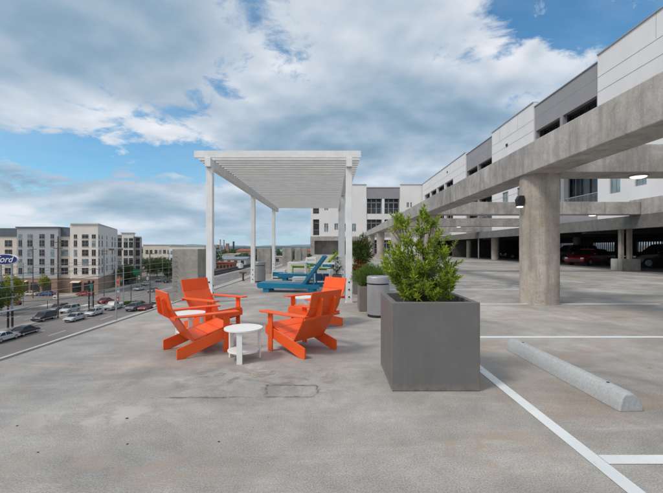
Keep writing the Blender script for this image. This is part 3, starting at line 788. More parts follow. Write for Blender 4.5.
# ------------------------------------------------------------------ orange lounge chairs
def orange_chair(label, rx, ry, fx, fy):
    """origin midway between the rear leg tips; local +y faces forward"""
    t = thing('lounge_chair', label, 'chair', (rx, ry, 0), math.atan2(fy, fx)-math.pi/2, 'orange board lounge chairs')
    m_ = M['orange']; th = .022; W = .335
    for s in (-1, 1):
        x0, x1 = s*W, s*(W-th)
        MB().prism([(0, 0), (.10, 0), (.82, .235), (.82, .335), (.80, .375), (.0, .145)], min(x0, x1), max(x0, x1), 'x').build('leg', m_, t, bevel=.0055)
        xo0, xo1 = s*(W+.002), s*(W+.002+th)
        MB().prism([(.64, 0), (.735, 0), (.735, .553), (.64, .553)], min(xo0, xo1), max(xo0, xo1), 'x').build('leg', m_, t, bevel=.0055)
        # arm: long board tapering to the back
        a_in, a_out = s*(W-.055), s*(W+.085)
        poly = [(a_in, .86), (a_out, .86), (a_out, .25), (s*(W+.03), -.03), (a_in, -.03)]
        MB().prism(poly, .556, .578, 'z').build('armrest', m_, t, bevel=.0055)
        # rear bracket fins on the back
        xf = s*.135
        MB().prism([(.012, .50), (-.12, .58), (-.155, .80), (-.115, .82), (-.06, .68)], xf-.011, xf+.011, 'x').build('back_rib', m_, t, bevel=.004)
    # back: lower board, upper board bent upright
    w = .31
    def slab(p, q, x0, x1, tk=.02):
        d = Vector((0, q[0]-p[0], q[1]-p[1])).normalized(); nrm = Vector((0, -d.z, d.y))*tk
        m = MB(); m.prism([(p[0], p[1]), (q[0], q[1]), (q[0]+nrm.y, q[1]+nrm.z), (p[0]+nrm.y, p[1]+nrm.z)], x0, x1, 'x'); return m
    slab((.27, .19), (-.047, .6825), -w, w).build('backrest', m_, t, bevel=.0055)
    slab((-.0475, .6835), (-.102, .902), -w, w).build('headrest', m_, t, bevel=.0055)
    # seat boards with narrow gaps
    n = 3; a = Vector((.245, .222)); b = Vector((.80, .372))
    for k in range(n):
        p = a.lerp(b, (k+.01)/n); q = a.lerp(b, (k+.975)/n)
        slab((p.x, p.y), (q.x, q.y), -(W-th-.002), W-th-.002).build('seat_board', m_, t, bevel=.004)
    MB().box(-(W-th-.002), W-th-.002, .80, .822, .235, .372).build('apron', m_, t, bevel=.004)
    for s in (-1, 1):
        for yy, zz_ in ((.665, .30), (.71, .30), (.665, .26), (.71, .26)):
            MB().tube((s*(W+.0235), yy, zz_), (s*(W+.0275), yy, zz_), .006, n=8).build('screw', M['steel'], t)
        for yy in (.68, .10, .80): MB().tube((s*W, yy, .5775), (s*W, yy, .5805), .006, n=8).build('screw', M['steel'], t)
        for zz_ in (.30, .55): MB().tube((s*.22, .27-.317*(zz_-.19)/.492+.018, zz_), (s*.22, .27-.317*(zz_-.19)/.492+.024, zz_), .006, n=8).build('screw', M['steel'], t)
    MB().box(-.36, .36, -.035, -.012, .52, .553).build('back_rail', m_, t, bevel=.004)
    return t
def unit(x, y): l = math.hypot(x, y); return x/l, y/l
orange_chair('near left orange lounge chair, seen from behind, beside the round white table', -2.265, 5.385, *unit(.78, .62))
orange_chair('near right orange lounge chair, seen from behind, right of the round white table', -.14, 5.40, *unit(-.754, .657))
orange_chair('far left orange lounge chair, facing right in front of the concrete pier', -2.55, 7.38, *unit(.85, -.5))
orange_chair('far right orange lounge chair, mostly hidden behind the near right one', -.0, 7.66, *unit(-.75, -.66))

def round_table(label, x, y, rz, r=.254):
    t = thing('side_table', label, 'table', (x, y, 0), rz, 'round white side tables')
    MB().lathe([(r, .408), (r, .43)], n=48).build('table_top', M['white_board'], t, bevel=.003)
    MB().lathe([(r*.82, .118), (r*.82, .138)], n=40).build('shelf', M['white_board'], t, bevel=.003)
    for k in range(3):
        a = -math.pi/2+k*2*math.pi/3
        m = MB(); m.T = Matrix.Rotation(a, 4, 'Z'); m.box(r*.83, r*.83+.022, -.036, .036, 0, .406); m.build('leg', M['white_board'], t, bevel=.002)
    return t
round_table('round white two tier side table in front, between the two near orange chairs', -1.18, 5.16, 0)
round_table('round white side table half hidden between the two left orange chairs', -2.33, 6.33, .4)
round_table('round white side table behind the right orange chairs', -.58, 8.35, .2)

# ------------------------------------------------------------------ blue and white lounge furniture under the pergola
def chaise(label, x0, y0, mat, back_deg=47, back_len=1.15, L_=2.12, W_=.72, rz=0):
    """foot end at local x=0, back hinge towards +x"""
    t = thing('chaise_lounge', label, 'sun lounger', (x0, y0, 0), rz, 'sun loungers on the deck')
    for s in (0, 1):
        y = s*(W_-.025)
        MB().prism([(0, .17), (.06, .13), (L_, .13), (L_, .27), (0, .30)], y, y+.025, 'y').build('side_rail', mat, t, bevel=.003)
        for x in (.2, L_-.4):
            MB().box(x, x+.2, y+(.027 if s == 0 else -.025), y+(.05 if s == 0 else -.002), 0, .26).build('leg', mat, t, bevel=.003)
    hx = L_-.62
    n = 9
    for k in range(n):
        a = .01+(hx-.02)*k/n; b = a+(hx-.02)/n-.012
        za, zb = .315-.035*a/hx, .315-.035*b/hx
        MB().prism([(a, za-.02), (b, zb-.02), (b, zb), (a, za)], .0, W_, 'y').build('seat_slat', mat, t)
    a = R(back_deg); c, s_ = math.cos(a), math.sin(a); p0 = (hx+.01, .285); p1 = (hx+.01+c*back_len, .285+s_*back_len)
    nx, nz = -s_*.025, c*.025
    MB().prism([p0, p1, (p1[0]-nx*3.6, p1[1]-nz*3.6), (p0[0]-nx*3.6, p0[1]-nz*3.6)], .03, W_-.03, 'y').build('backrest', mat, t, bevel=.003)
    if back_deg > 20:
        for y in (.06, W_-.085):
            MB().bar((hx+.01+c*back_len*.55, y, .285+s_*back_len*.55-.04), (hx+.42, y, .2), .022, .05, (1, 0, 0)).build('prop', mat, t)
            MB().bar((hx+.01+c*back_len*.3, y, .285+s_*back_len*.3-.04), (hx+.1, y, .2), .022, .05, (1, 0, 0)).build('prop', mat, t)
    return t
chaise('blue board sun lounger with raised back, nearest, right of the bin', -2.5, 12.9, M['blue_board'], 53, 1.2, rz=R(-7))
chaise('blue board sun lounger lying low behind the nearest blue one', -2.42, 17.3, M['blue_board'], 6, .62)
chaise('lime green sun lounger with raised back, farthest under the pergola', -1.9, 30.2, M['green_board'], 44, 1.35, rz=R(-22))
def sq_table(name, label, x0, x1, y0, y1, h, mat, shelf=False, lt=.06):
    t = thing(name, label, 'table', ((x0+x1)/2, (y0+y1)/2, 0), 0, 'white square tables')
    a, b = (x1-x0)/2, (y1-y0)/2
    MB().box(-a, a, -b, b, h-.035, h).build('table_top', mat, t, bevel=.003)
    for sx in (-1, 1):
        for sy in (-1, 1):
            MB().box(sx*a, sx*(a-lt), sy*b, sy*(b-.03), 0, h-.037).build('leg', mat, t, bevel=.002)
    MB().box(-a+lt+.002, a-lt-.002, -b+.004, -b+.026, h-.11, h-.038).build('apron', mat, t)
    if shelf: MB().box(-a+.031, a-.031, -b+.031, b-.031, .12, .145).build('shelf', mat, t)
    return t
sq_table('dining_table', 'white square dining table behind the nearest blue lounger', -2.23, -1.29, 19.5, 20.4, .74, M['white_board'], lt=.09)
sq_table('side_table', 'low white square side table just behind the nearest blue lounger', -1.4, -.93, 13.75, 14.2, .43, M['white_board'], True)
sq_table('dining_table', 'white square dining table farther back beside the green lounger', -1.98, -1.2, 29.6, 30.4, .72, M['white_board'], lt=.08)
def box_chair(label, x0, y0, w, d, h, cushion, seats=2, rz=0):
    t = thing('box_bench', label, 'bench', (x0, y0, 0), rz, 'white framed box benches')
    for x in (0, w-.05): MB().box(x, x+.05, 0, d, 0, h).build('side_panel', M['white_board'], t, bevel=.003)
    MB().box(.052, w-.052, d-.04, d, .05, h).build('backrest', M['white_board'], t, bevel=.003)
    MB().box(.052, w-.052, 0, d-.042, .06, .11).build('seat_board', M['white_board'], t, bevel=.003)
    MB().box(.052, w-.052, .0, .03, h-.09, h-.03).build('top_rail', M['white_board'], t)
    cw = (w-.12-.06*(seats-1))/seats
    for k in range(seats):
        MB().box(.06+k*(cw+.06), .06+k*(cw+.06)+cw, .032, d-.05, .112, h-.12).build('cushion', cushion, t, bevel=.02)
    return t
box_chair('white box bench with two navy cushions right of the raised blue back', -.72, 15.9, .66, .6, .52, M['navy'])
box_chair('white box bench with teal cushions farther back by the planters', -.7, 27.0, .95, .7, .42, M['blue_board'])
box_chair('white box bench with blue cushion left of the dining table', -2.86, 18.4, .62, .6, .42, M['blue_board'], 1)
box_chair('white box bench with teal cushions under the far white table', -1.9, 27.3, .7, .6, .5, M['blue_board'], 1)
def green_bench(label, x, y, w, d, h):
    t = thing('green_bench', label, 'bench', (x, y, 0), 0, 'lime green benches')
    MB().box(0, w, 0, d, h-.03, h).build('seat', M['green_board'], t, bevel=.003)
    for a in (.05, w-.1): MB().box(a, a+.05, .03, d-.03, 0, h-.032).build('leg', M['green_board'], t, bevel=.002)
    MB().box(.102, w-.102, d/2-.01, d/2+.01, h-.15, h-.033).build('stretcher', M['green_board'], t)
    return t
green_bench('lime green bench behind the first white dining table', -2.35, 22.4, 1.1, .4, .44)
green_bench('small lime green bench right of the raised blue lounger back', -.75, 21.2, .55, .4, .36)
green_bench('lime green bench beyond the dining table, near the far wall', -1.5, 25.0, .9, .4, .44)

# ------------------------------------------------------------------ cars
def car(label, x, y, z, heading, col, kind='sedan', group='cars on the street', name='parked_car', sc_=1.0):
    t = thing(name, label, 'car', (x, y, z), heading, group); t.scale = (sc_,)*3
    p = paint(col)
    if kind == 'sedan':
        body = [(-2.28, .30), (-2.34, .62), (-2.26, .90), (-1.75, .98), (-.9, .96), (.95, .93), (1.75, .82), (2.2, .68), (2.3, .50), (2.26, .28)]
        gh = [(-1.72, .95), (-1.0, 1.38), (.0, 1.44), (.35, 1.41), (1.15, .91)]; top = (-1.0, .35); W = .9
    elif kind == 'suv':
        body = [(-2.2, .38), (-2.28, .75), (-2.24, 1.05), (-1.9, 1.12), (.9, 1.08), (1.8, 1.0), (2.15, .85), (2.25, .6), (2.2, .36)]
        gh = [(-2.18, 1.07), (-1.95, 1.66), (.1, 1.74), (.4, 1.70), (1.1, 1.06)]; top = (-1.95, .4); W = .94
    else:
        body = [(-2.7, .45), (-2.75, .75), (-2.72, 1.12), (-.7, 1.14), (.95, 1.12), (1.95, 1.08), (2.4, .95), (2.5, .65), (2.45, .42)]
        gh = [(-.78, 1.1), (-.62, 1.72), (.6, 1.78), (.8, 1.74), (1.35, 1.1)]; top = (-.62, .8); W = .97
    m = MB(); n = len(body)
    secs = [(-W, .955), (-W*.93, 1.0), (W*.93, 1.0), (W, .955)]
    vs = []; zc = .6
    for yy, k in secs: vs += [(a*k if abs(a) > 1.9 else a, yy, zc+(b-zc)*(k if b > zc else 1)) for a, b in body]
    fs = [tuple(range(n)), tuple(range(4*n-1, 3*n-1, -1))]
    for j in range(3):
        for i in range(n): fs.append((j*n+i, (j+1)*n+i, (j+1)*n+(i+1) % n, j*n+(i+1) % n))
    m.add(vs, fs); m.build('body', p, t, bevel=.05, smooth=True)
    # glass cabin narrowing to the roof
    m = MB(); zb, zt = gh[0][1], max(q[1] for q in gh)
    def hw(z): return W*.92-(z-zb)/(zt-zb)*W*.2
    k = len(gh); vs = [(a, -hw(b), b) for a, b in gh]+[(a, hw(b), b) for a, b in gh]
    m.add(vs, [tuple(range(k)), tuple(range(2*k-1, k-1, -1))]+[(i, k+i, k+(i+1) % k, (i+1) % k) for i in range(k)])
    m.build('windows', M['car_glass'], t, smooth=True)
    m = MB(); rp = [q for q in gh[1:-1]]
    for (a, b), (c, d) in zip(rp[:-1], rp[1:]):
        m.add([(a, -hw(b)-.012, b+.0), (c, -hw(d)-.012, d), (c, hw(d)+.012, d), (a, hw(b)+.012, b), (a, -hw(b)+.03, b+.03), (c, -hw(d)+.03, d+.03), (c, hw(d)-.03, d+.03), (a, hw(b)-.03, b+.03)],
              [(0, 3, 2, 1), (4, 5, 6, 7), (0, 1, 5, 4), (1, 2, 6, 5), (2, 3, 7, 6), (3, 0, 4, 7)])
    for s in (-1, 1):
        for (a, b) in ((gh[0], gh[1]), (gh[-1], gh[-2])):
            m.bar((a[0], s*(hw(a[1])+.004), a[1]), (b[0], s*(hw(b[1])+.004), b[1]), .03, .09, (1, 0, 0))
        xb = (gh[1][0]+gh[-2][0])/2-.05
        m.bar((xb, s*(hw(zb)+.004), zb), (xb, s*(hw(zt-.03)+.004), zt-.03), .03, .08, (1, 0, 0))
        if kind == 'suv': m.bar((-1.15, s*(hw(zb)+.004), zb), (-1.15, s*(hw(zt-.05)+.004), zt-.05), .03, .1, (1, 0, 0))
    m.build('roof', p, t)
    wb = 1.38 if kind != 'pickup' else 1.65; rw = .33 if kind == 'sedan' else .38
    for sx in (-1, 1):
        for s in (-1, 1):
            y1 = s*(W+.012); y0 = s*(W-.2)
            w = MB().tube((sx*wb, y0, rw), (sx*wb, y1, rw), rw, n=20).build('wheel', M['rubber'], t)
            MB().tube((sx*wb, y1+s*.001, rw), (sx*wb, y1+s*.012, rw), rw*.6, rw*.5, n=12).build('rim', M['steel'], w)
    fz = .68 if kind == 'sedan' else .86
    fx = max(q[0] for q in body); bx = min(q[0] for q in body)
    for s in (-1, 1):
        MB().box(fx-.22, fx-.035, s*(W-.34), s*(W-.07), fz-.10, fz+.02).build('headlight', M['head_glass'], t, bevel=.02)
        MB().box(bx+.0, bx+.12, s*(W-.30), s*(W-.06), fz+.02, fz+.18).build('taillight', M['tail_glass'], t, bevel=.015)
        MB().box(.75, .9, s*(W-.02), s*(W+.13), zb+.02, zb+.13).build('wing_mirror', p, t, bevel=.02)
    MB().box(fx-.10, fx+.01, -.5, .5, .38, .56).build('grille', M['black'], t, bevel=.01)
    MB().box(bx-.012, bx+.05, -.24, .24, .55, .68).build('number_plate', M['sign_white'], t)
    MB().box(bx-.035, bx+.1, -W+.1, W-.1, .36, .5).build('bumper', M['galv'] if kind == 'pickup' else M['black'], t, bevel=.02)
    return t
N_, S_ = math.pi/2, -math.pi/2
RED, BLK, SIL, WHT, GRY, DRD, BLU = (.35, .01, .012), (.012, .012, .014), (.42, .44, .46), (.5, .51, .52), (.12, .13, .15), (.20, .012, .02), (.03, .08, .2)
street = [
 (44, 320.5, 'suv', BLK, 'black suv stopped by the median, nearest dark car on the street', S_),
 (75, 320.5, 'sedan', SIL, 'silver sedan in front of the white suv, nearest the roof edge', S_),
 (58.5, 311.5, 'suv', GRY, 'dark blue grey suv behind the black one', S_),
 (70, 312.5, 'suv', SIL, 'silver suv between the grey suv and silver sedan', S_),
 (94, 315, 'sedan', WHT, 'white sedan right of the silver sedan', S_),
 (113.5, 309, 'pickup', WHT, 'white pickup beside the tall concrete pole', S_),
 (134, 310.2, 'suv', GRY, 'dark grey suv at the median shrubs', S_),
 (146, 309.8, 'sedan', DRD, 'dark red sedan right of the median shrubs', S_),
 (106, 303, 'sedan', DRD, 'dark red sedan crossing in the middle lanes', N_),
 (25, 334.5, 'sedan', BLK, 'black convertible sized car at the lower left', N_),
 (3, 341, 'sedan', WHT, 'white car at the far lower left corner of the street', N_),
 (129, 283, 'suv', BLU, 'dark blue suv farther up the street', N_),
 (146, 285, 'sedan', WHT, 'white car farther up the street below the tree', N_),
 (155.5, 307.5, 'sedan', WHT, 'white car just behind the near left orange chair', S_),
 (160, 281.5, 'suv', GRY, 'grey suv far up the street near the lamp pole', S_),
 (168, 282.5, 'sedan', BLK, 'black car far up the street beside the concrete pier', N_),
 (222, 272.5, 'sedan', GRY, 'grey car far along the boulevard seen past the left pergola post', N_),
 (232, 267.5, 'sedan', WHT, 'white car far along the boulevard below the blue roofs', N_),
 (12, 305, 'suv', DRD, 'dark red suv under the yellow tree', 0),
 (139, 290, 'sedan', SIL, 'silver car in the middle distance above the median shrubs', S_),
 (153, 292, 'sedan', GRY, 'grey car in the middle distance behind the lamp pole', S_),
]
for px, py, kind, col, lb, hd in street:
    Y = 5505/(py-YH)
    car(lb, pt(px, Y), Y, ZG+.1, hd, col, kind)
car('cream sedan parked at the shops, left of the blue one', pt(30, 113), 113, ZG+.1, math.pi, (.6, .55, .42), 'sedan', 'cars parked at the shops')
car('blue sedan parked at the shops below the grey apartment block', pt(46, 113), 113, ZG+.1, math.pi, BLU, 'sedan', 'cars parked at the shops')
car('red hatchback parked at the shops at the corner of the white block', pt(85, 113), 113, ZG+.1, math.pi, RED, 'sedan', 'cars parked at the shops')
# cars inside the covered garage
def sgar(u, v): return (u*math.cos(SROT)-v*math.sin(SROT), u*math.sin(SROT)+v*math.cos(SROT))
x, y = sgar(21.6, 33.2); car('bright red car parked under the slab, left of the twin posts', x, y, 0, R(205), (.22, .003, .006), 'sedan', 'cars in the covered garage', sc_=.95)
x, y = sgar(24.0, 28.6); car('dark red suv parked in shade, right of the twin posts', x, y, 0, R(165), (.03, .005, .006), 'suv', 'cars in the covered garage', sc_=1.0)
x, y = sgar(24.6, 26.1); car('silver car at the right picture edge in the garage', x, y, 0, R(195), (.5, .48, .46), 'sedan', 'cars in the covered garage')
x, y = sgar(24.5, 52); car('black car deep in the garage, left of the round column', x, y, 0, R(180), BLK, 'sedan', 'cars in the covered garage')
x, y = sgar(24.5, 40.5); car('dark grey suv deep in the garage behind the big column', x, y, 0, R(180), GRY, 'suv', 'cars in the covered garage')

# ------------------------------------------------------------------ the town: ground, street, buildings
def plane(name, x0, x1, y0, y1, z, mat): return sheet(name, [(x0, y0), (x1, y0), (x1, y1), (x0, y1)], z, mat)
plane('ground', -2500, 2500, -300, 4000, ZG, M['land'])
plane('road', -72, -42, -60, 900, ZG+.06, M['asphalt'])
plane('side_road', -400, -72, 96, 112, ZG+.06, M['asphalt'])
plane('verge', -42, -6, -60, 900, ZG+.03, M['gravel'])
plane('side_lane', -38, -28, -60, 900, ZG+.07, M['old_asphalt'])
def slab(name, x0, x1, y0, y1, z0, z1, mat): return struct(MB().box(x0, x1, y0, y1, z0, z1).build(name, mat))
slab('median', -57, -55.4, -60, 92, ZG+.0, ZG+.2, M['pavement'])
slab('median', -57, -55.4, 120, 700, ZG+.0, ZG+.2, M['pavement'])
slab('pavement', -200, -72.2, 112, 119.6, ZG, ZG+.08, M['pavement'])
slab('pavement', -76, -72.2, 119.7, 160, ZG, ZG+.2, M['pavement'])
slab('pavement', -42, -39, -60, 900, ZG, ZG+.2, M['pavement'])
slab('car_park', -160, -72.3, 60, 95.5, ZG, ZG+.1, M['old_asphalt'])
for X_ in (-49.2, -45.6, -60.6, -64.5, -68.3):
    for k in range(26):
        y0 = 20+k*14; plane('lane_marking', X_-.09, X_+.09, y0, y0+4, ZG+.07, M['road_paint'])
for X_ in (-71.5, -42.5, -54.9, -57.5): plane('edge_line', X_-.08, X_+.08, -40, 600, ZG+.07, M['road_paint'])
for k in range(9): plane('crossing_bar', -71+k*3.2, -69.4+k*3.2, 93.5, 96.5, ZG+.075, M['road_paint'])

def block(name, label, foot, z0, z1, wall, wins, base=True, roof='parapet', cat='building', group=None, mans=None):
    """foot: polygon of (x,y); wins: (edge, t, w, zc, h)"""
    t = thing(name, label, cat, (0, 0, 0), 0, group)
    zb = z0+4.6 if base else z0
    MB().prism(foot, zb, z1, 'z').build('wall', wall, t)
    cx_, cy_ = sum(p[0] for p in foot)/len(foot), sum(p[1] for p in foot)/len(foot)
    def grow(k): return [(cx_+(p[0]-cx_)*(1+k/abs(p[0]-cx_) if abs(p[0]-cx_) > .1 else 1), cy_+(p[1]-cy_)*(1+k/abs(p[1]-cy_))) for p in foot]
    if mans: MB().prism(grow(.25), z1+.003, z1+mans, 'z').build('roof', M['slate'], t)
    else: MB().prism(grow(.3), z1+.003, z1+.4, 'z').build('roof', M['roof_pale'] if wall not in (M['blue_grey'],) else M['slate'], t)
    if base:
        MB().prism(grow(.12), z0, zb-.003, 'z').build('shop_floor', M['brick'], t)
        a, b = Vector(foot[0]), Vector(foot[1]); d = (b-a); ln = d.length; d.normalize(); nn = Vector((d.y, -d.x))
        k = .8
        while k+3 < ln:
            m = MB(); p = a+d*k+nn*.13; q = a+d*(k+2.8)+nn*.13
            m.add([(p.x, p.y, z0+.4), (q.x, q.y, z0+.4), (q.x, q.y, z0+3.3), (p.x, p.y, z0+3.3)]+[(p.x+nn.x*.06, p.y+nn.y*.06, z0+.4), (q.x+nn.x*.06, q.y+nn.y*.06, z0+.4), (q.x+nn.x*.06, q.y+nn.y*.06, z0+3.3), (p.x+nn.x*.06, p.y+nn.y*.06, z0+3.3)],
                  [(0, 1, 2, 3), (7, 6, 5, 4), (0, 4, 5, 1), (1, 5, 6, 2), (2, 6, 7, 3), (3, 7, 4, 0)]); m.build('shop_window', M['glass'], t)
            if random.random() < .5:
                m = MB(); e = nn*1.3
                m.add([(p.x, p.y, z0+3.9), (q.x, q.y, z0+3.9), (q.x+e.x, q.y+e.y, z0+3.5), (p.x+e.x, p.y+e.y, z0+3.5), (p.x, p.y, z0+3.8), (q.x, q.y, z0+3.8), (q.x+e.x, q.y+e.y, z0+3.4), (p.x+e.x, p.y+e.y, z0+3.4)],
                      [(0, 1, 2, 3), (7, 6, 5, 4), (0, 4, 5, 1), (1, 5, 6, 2), (2, 6, 7, 3), (3, 7, 4, 0)]); m.build('awning', random.choice((M['cream'], M['black'], M['brown_red'])), t)
            k += 3.6
    for (e, tt, w, zc, h) in wins:
        a, b = Vector(foot[e]), Vector(foot[(e+1) % len(foot)]); d = (b-a).normalized(); nn = Vector((d.y, -d.x))
        def bx(m, t0, t1, za, zb_, o0, o1):
            P0 = a+d*t0; P1 = a+d*t1
            m.add([(*(P0+nn*o0), za), (*(P1+nn*o0), za), (*(P1+nn*o0), zb_), (*(P0+nn*o0), zb_), (*(P0+nn*o1), za), (*(P1+nn*o1), za), (*(P1+nn*o1), zb_), (*(P0+nn*o1), zb_)],
                  [(0, 1, 2, 3), (7, 6, 5, 4), (0, 4, 5, 1), (1, 5, 6, 2), (2, 6, 7, 3), (3, 7, 4, 0)])
        m = MB(); bx(m, tt-w/2, tt+w/2, zc-h/2, zc+h/2, -.02, .05); wo = m.build('window', M['glass'] if random.random() < .8 else M['pale_glass'], t)
        m = MB(); bx(m, tt-.035, tt+.035, zc-h/2, zc+h/2, .052, .09); bx(m, tt-w/2-.08, tt+w/2+.08, zc-h/2-.12, zc-h/2-.002, .0, .14)
        if w > 1.5:
            bx(m, tt-w/2, tt+w/2, zc-h/2+.87, zc-h/2+.93, .1, .16)
        m.build('frame', M['tan'] if wall != M['tan'] else M['slate'], wo)
    return t
Zr = lambda py, Y: zz(py, Y)
rows = [236, 243, 252.3, 261.5, 270.5]
# white corner block
Yf = 119.7; A = (pt(70, Yf), Yf); C_ = (pt(98, Yf), Yf); D_ = (C_[0]-.4*39, Yf+39); E_ = (A[0]-.4*39, Yf+39)
wins = []
for i, ry in enumerate(rows):
    for px, w in ((75.5, 1.0), (85.2, 2.0), (93.8, 1.2)):
        wins.append((0, pt(px, Yf)-A[0], w, Zr(ry, Yf), 1.2 if i == 0 else 1.9))
    for tt, w in ((1.8, 1.5), (7.2, 1.5), (16, 1.2), (28, 2.0), (35, 1.6)):
        wins.append((1, tt, w, Zr(ry, Yf), 1.2 if i == 0 else 1.9))
block('apartment_building', 'tall warm white corner apartment block above brick shops', [A, C_, D_, E_], ZG, Zr(224.3, Yf), M['warm_white'], wins)
# blue-grey block
Yf = 121.0; x0, x1 = pt(17, Yf), pt(58, Yf); wins = []
for i, ry in enumerate(rows):
    for px, w in ((20.3, 1.1), (30, 1.6), (42, 1.6), (52.3, 1.1)): wins.append((0, pt(px, Yf)-x0, w, Zr(ry, Yf), 1.4 if i == 0 else 2.0))
block('apartment_building', 'blue grey apartment block with flat roof, left of the white corner block', [(x0, Yf), (x1, Yf), (x1, Yf+20), (x0, Yf+20)], ZG, Zr(227.6, Yf), M['blue_grey'], wins)
for (a_, b_, wp, lb) in ((58.1, 69.9, (64.5,), 'narrow beige bay with slate roof between the grey and white blocks'), (-22, 16.9, (-12, 8.5), 'beige apartment bay with slate roof at the left picture edge')):
    Yf = 122.5; x0, x1 = pt(a_, Yf)+.05, pt(b_, Yf)-.05; wins = []
    for ry in rows[1:]:
        for px in wp: wins.append((0, pt(px, Yf)-x0, 2.3, Zr(ry, Yf), 2.0))
    block('apartment_building', lb, [(x0, Yf), (x1, Yf), (x1, Yf+18), (x0, Yf+18)], ZG, Zr(236, Yf), M['cream'], wins, mans=2.6)
# blocks farther up the street
for a_, b_, top, wall, wp, lb in ((113, 121.5, 235, M['tan'], (119.8,), 'narrow tan block right of the white corner block'),
                                  (121.7, 133.5, 233, M['white_stucco'], (125.8, 131), 'white block with paired dark windows farther up the street'),
                                  (133.7, 141, 237, M['tan'], (137.8,), 'tan stair block at the right end of the apartment row')):
    Yf = 165 if wall is M['white_stucco'] else 166.5; x0, x1 = pt(a_, Yf), pt(b_, Yf)-.05; wins = []
    for ry in (239, 244.3, 252.3, 260.5, 268):
        for px in wp: wins.append((0, pt(px, Yf)-x0, 1.7, Zr(ry, Yf), 1.2 if ry == 239 else 2.4))
    block('apartment_building', lb, [(x0, Yf), (x1, Yf), (x1-4, Yf+9), (x0-4, Yf+9)], ZG, Zr(top, Yf), wall, wins)
Yf = 235; x0, x1 = pt(143, Yf), pt(171, Yf); wins = []
for ry in (251.3, 259):
    for px in (147, 151, 156, 160, 164.5, 168.5): wins.append((0, pt(px, Yf)-x0, 1.6, Zr(ry, Yf), 2.2))
block('apartment_building', 'long low grey apartment row beyond the street trees', [(x0, Yf), (x1, Yf), (x1, Yf+20), (x0, Yf+20)], ZG, Zr(244.7, Yf), M['cream'], wins, False)
x0, x1 = pt(171.3, Yf), pt(206, Yf)
wins = [(0, 1.5+3.4*k, 1.4, Zr(ry, Yf), 2.0) for k in range(6) for ry in (252, 259)]
block('apartment_building', 'pale apartment row end behind the nearest concrete pier', [(x0, Yf-3), (x1, Yf-3), (x1, Yf+20), (x0, Yf+20)], ZG, Zr(246, Yf), M['white_stucco'], wins, False)

# distant industrial quarter
def shed(label, pxa, pxb, Y, ptop, dep, wall, roof, gable=True, name='warehouse'):
    x0, x1 = pt(pxa, Y), pt(pxb, Y); z1 = zz(ptop, Y); t = thing(name, label, 'building', group='far sheds and warehouses')
    MB().box(x0, x1, Y, Y+dep, ZG, z1).build('wall', wall, t)
    if gable: MB().prism([(Y-.6, z1), (Y+dep+.6, z1), (Y+dep/2, z1+(1.6 if dep < 40 else 3))], x0-.6, x1+.6, 'x').build('roof', roof, t)
    else: MB().box(x0-.4, x1+.4, Y-.4, Y+dep+.4, z1+.003, z1+.5).build('roof', roof, t)
    w = (x1-x0)/5
    for k in range(5): MB().box(x0+w*(k+.25), x0+w*(k+.7), Y-.06, Y-.003, ZG+.2, ZG+min(3.2, (z1-ZG)*.7)).build('door', M['glass'], t)
sheds = [('long shed with blue grey roof beyond the boulevard', 212, 246, 330, 258.5, 26, 'roof_pale', 'roof_blue', True),
 ('rusty red sheds in front of the blue roofed one', 216, 233, 262, 262.5, 10, 'brown_red', 'brown_red', False),
 ('red roofed brick works right of the smokestacks', 236, 252, 560, 250.5, 60, 'brick', 'roof_red', True),
 ('pale flat warehouse across the rail yard', 222, 240, 470, 254, 40, 'roof_pale', 'roof_pale', False),
 ('white warehouse between the pergola posts', 258, 272, 430, 255, 30, 'white_stucco', 'roof_pale', False),
 ('low brown warehouse left of the end block', 274, 309, 380, 256.5, 22, 'tan', 'roof_pale', False),
 ('red brick mill far behind the third pier', 285, 310, 620, 250.4, 40, 'brick', 'roof_red', True),
 ('tan depot beyond the third pergola post', 262, 284, 620, 251, 40, 'cream', 'roof_blue', True),
 ('grey shed far left behind the apartment row', 206, 220, 620, 251, 40, 'roof_pale', 'slate', True)]
for a_ in sheds: shed(a_[0], a_[1], a_[2], a_[3], a_[4], a_[5], M[a_[6]], M[a_[7]], a_[8])
Y = 245; tr = thing('box_truck', 'white box truck far along the boulevard', 'truck', (pt(238.5, Y), Y, ZG+.1))
MB().box(-1.3, 1.3, 0, 6, .9, 3.9).build('cargo_box', M['white_board'], tr); MB().box(-1.15, 1.15, 6.05, 8, .6, 2.7).build('cab', M['white_board'], tr, bevel=.1)
MB().box(-1.0, 1.0, 7.9, 8.03, 1.6, 2.4).build('windscreen', M['car_glass'], tr)
for yy in (1.2, 7): 
    for s in (-1, 1): MB().tube((s*1.0, yy, .5), (s*1.3, yy, .5), .5, n=14).build('wheel', M['rubber'], tr)
wl_ = MB(); wl_.box(-78, -77, 205, 330, ZG, ZG+1.0)
retw = MB(); Y0, Y1 = 195, 300
retw.box(-60.4, -59.6, Y0, Y1, ZG, ZG+2.2); tag(retw.build('retaining_wall', M['dark_concrete']), 'long dark low wall along the far boulevard', 'wall')
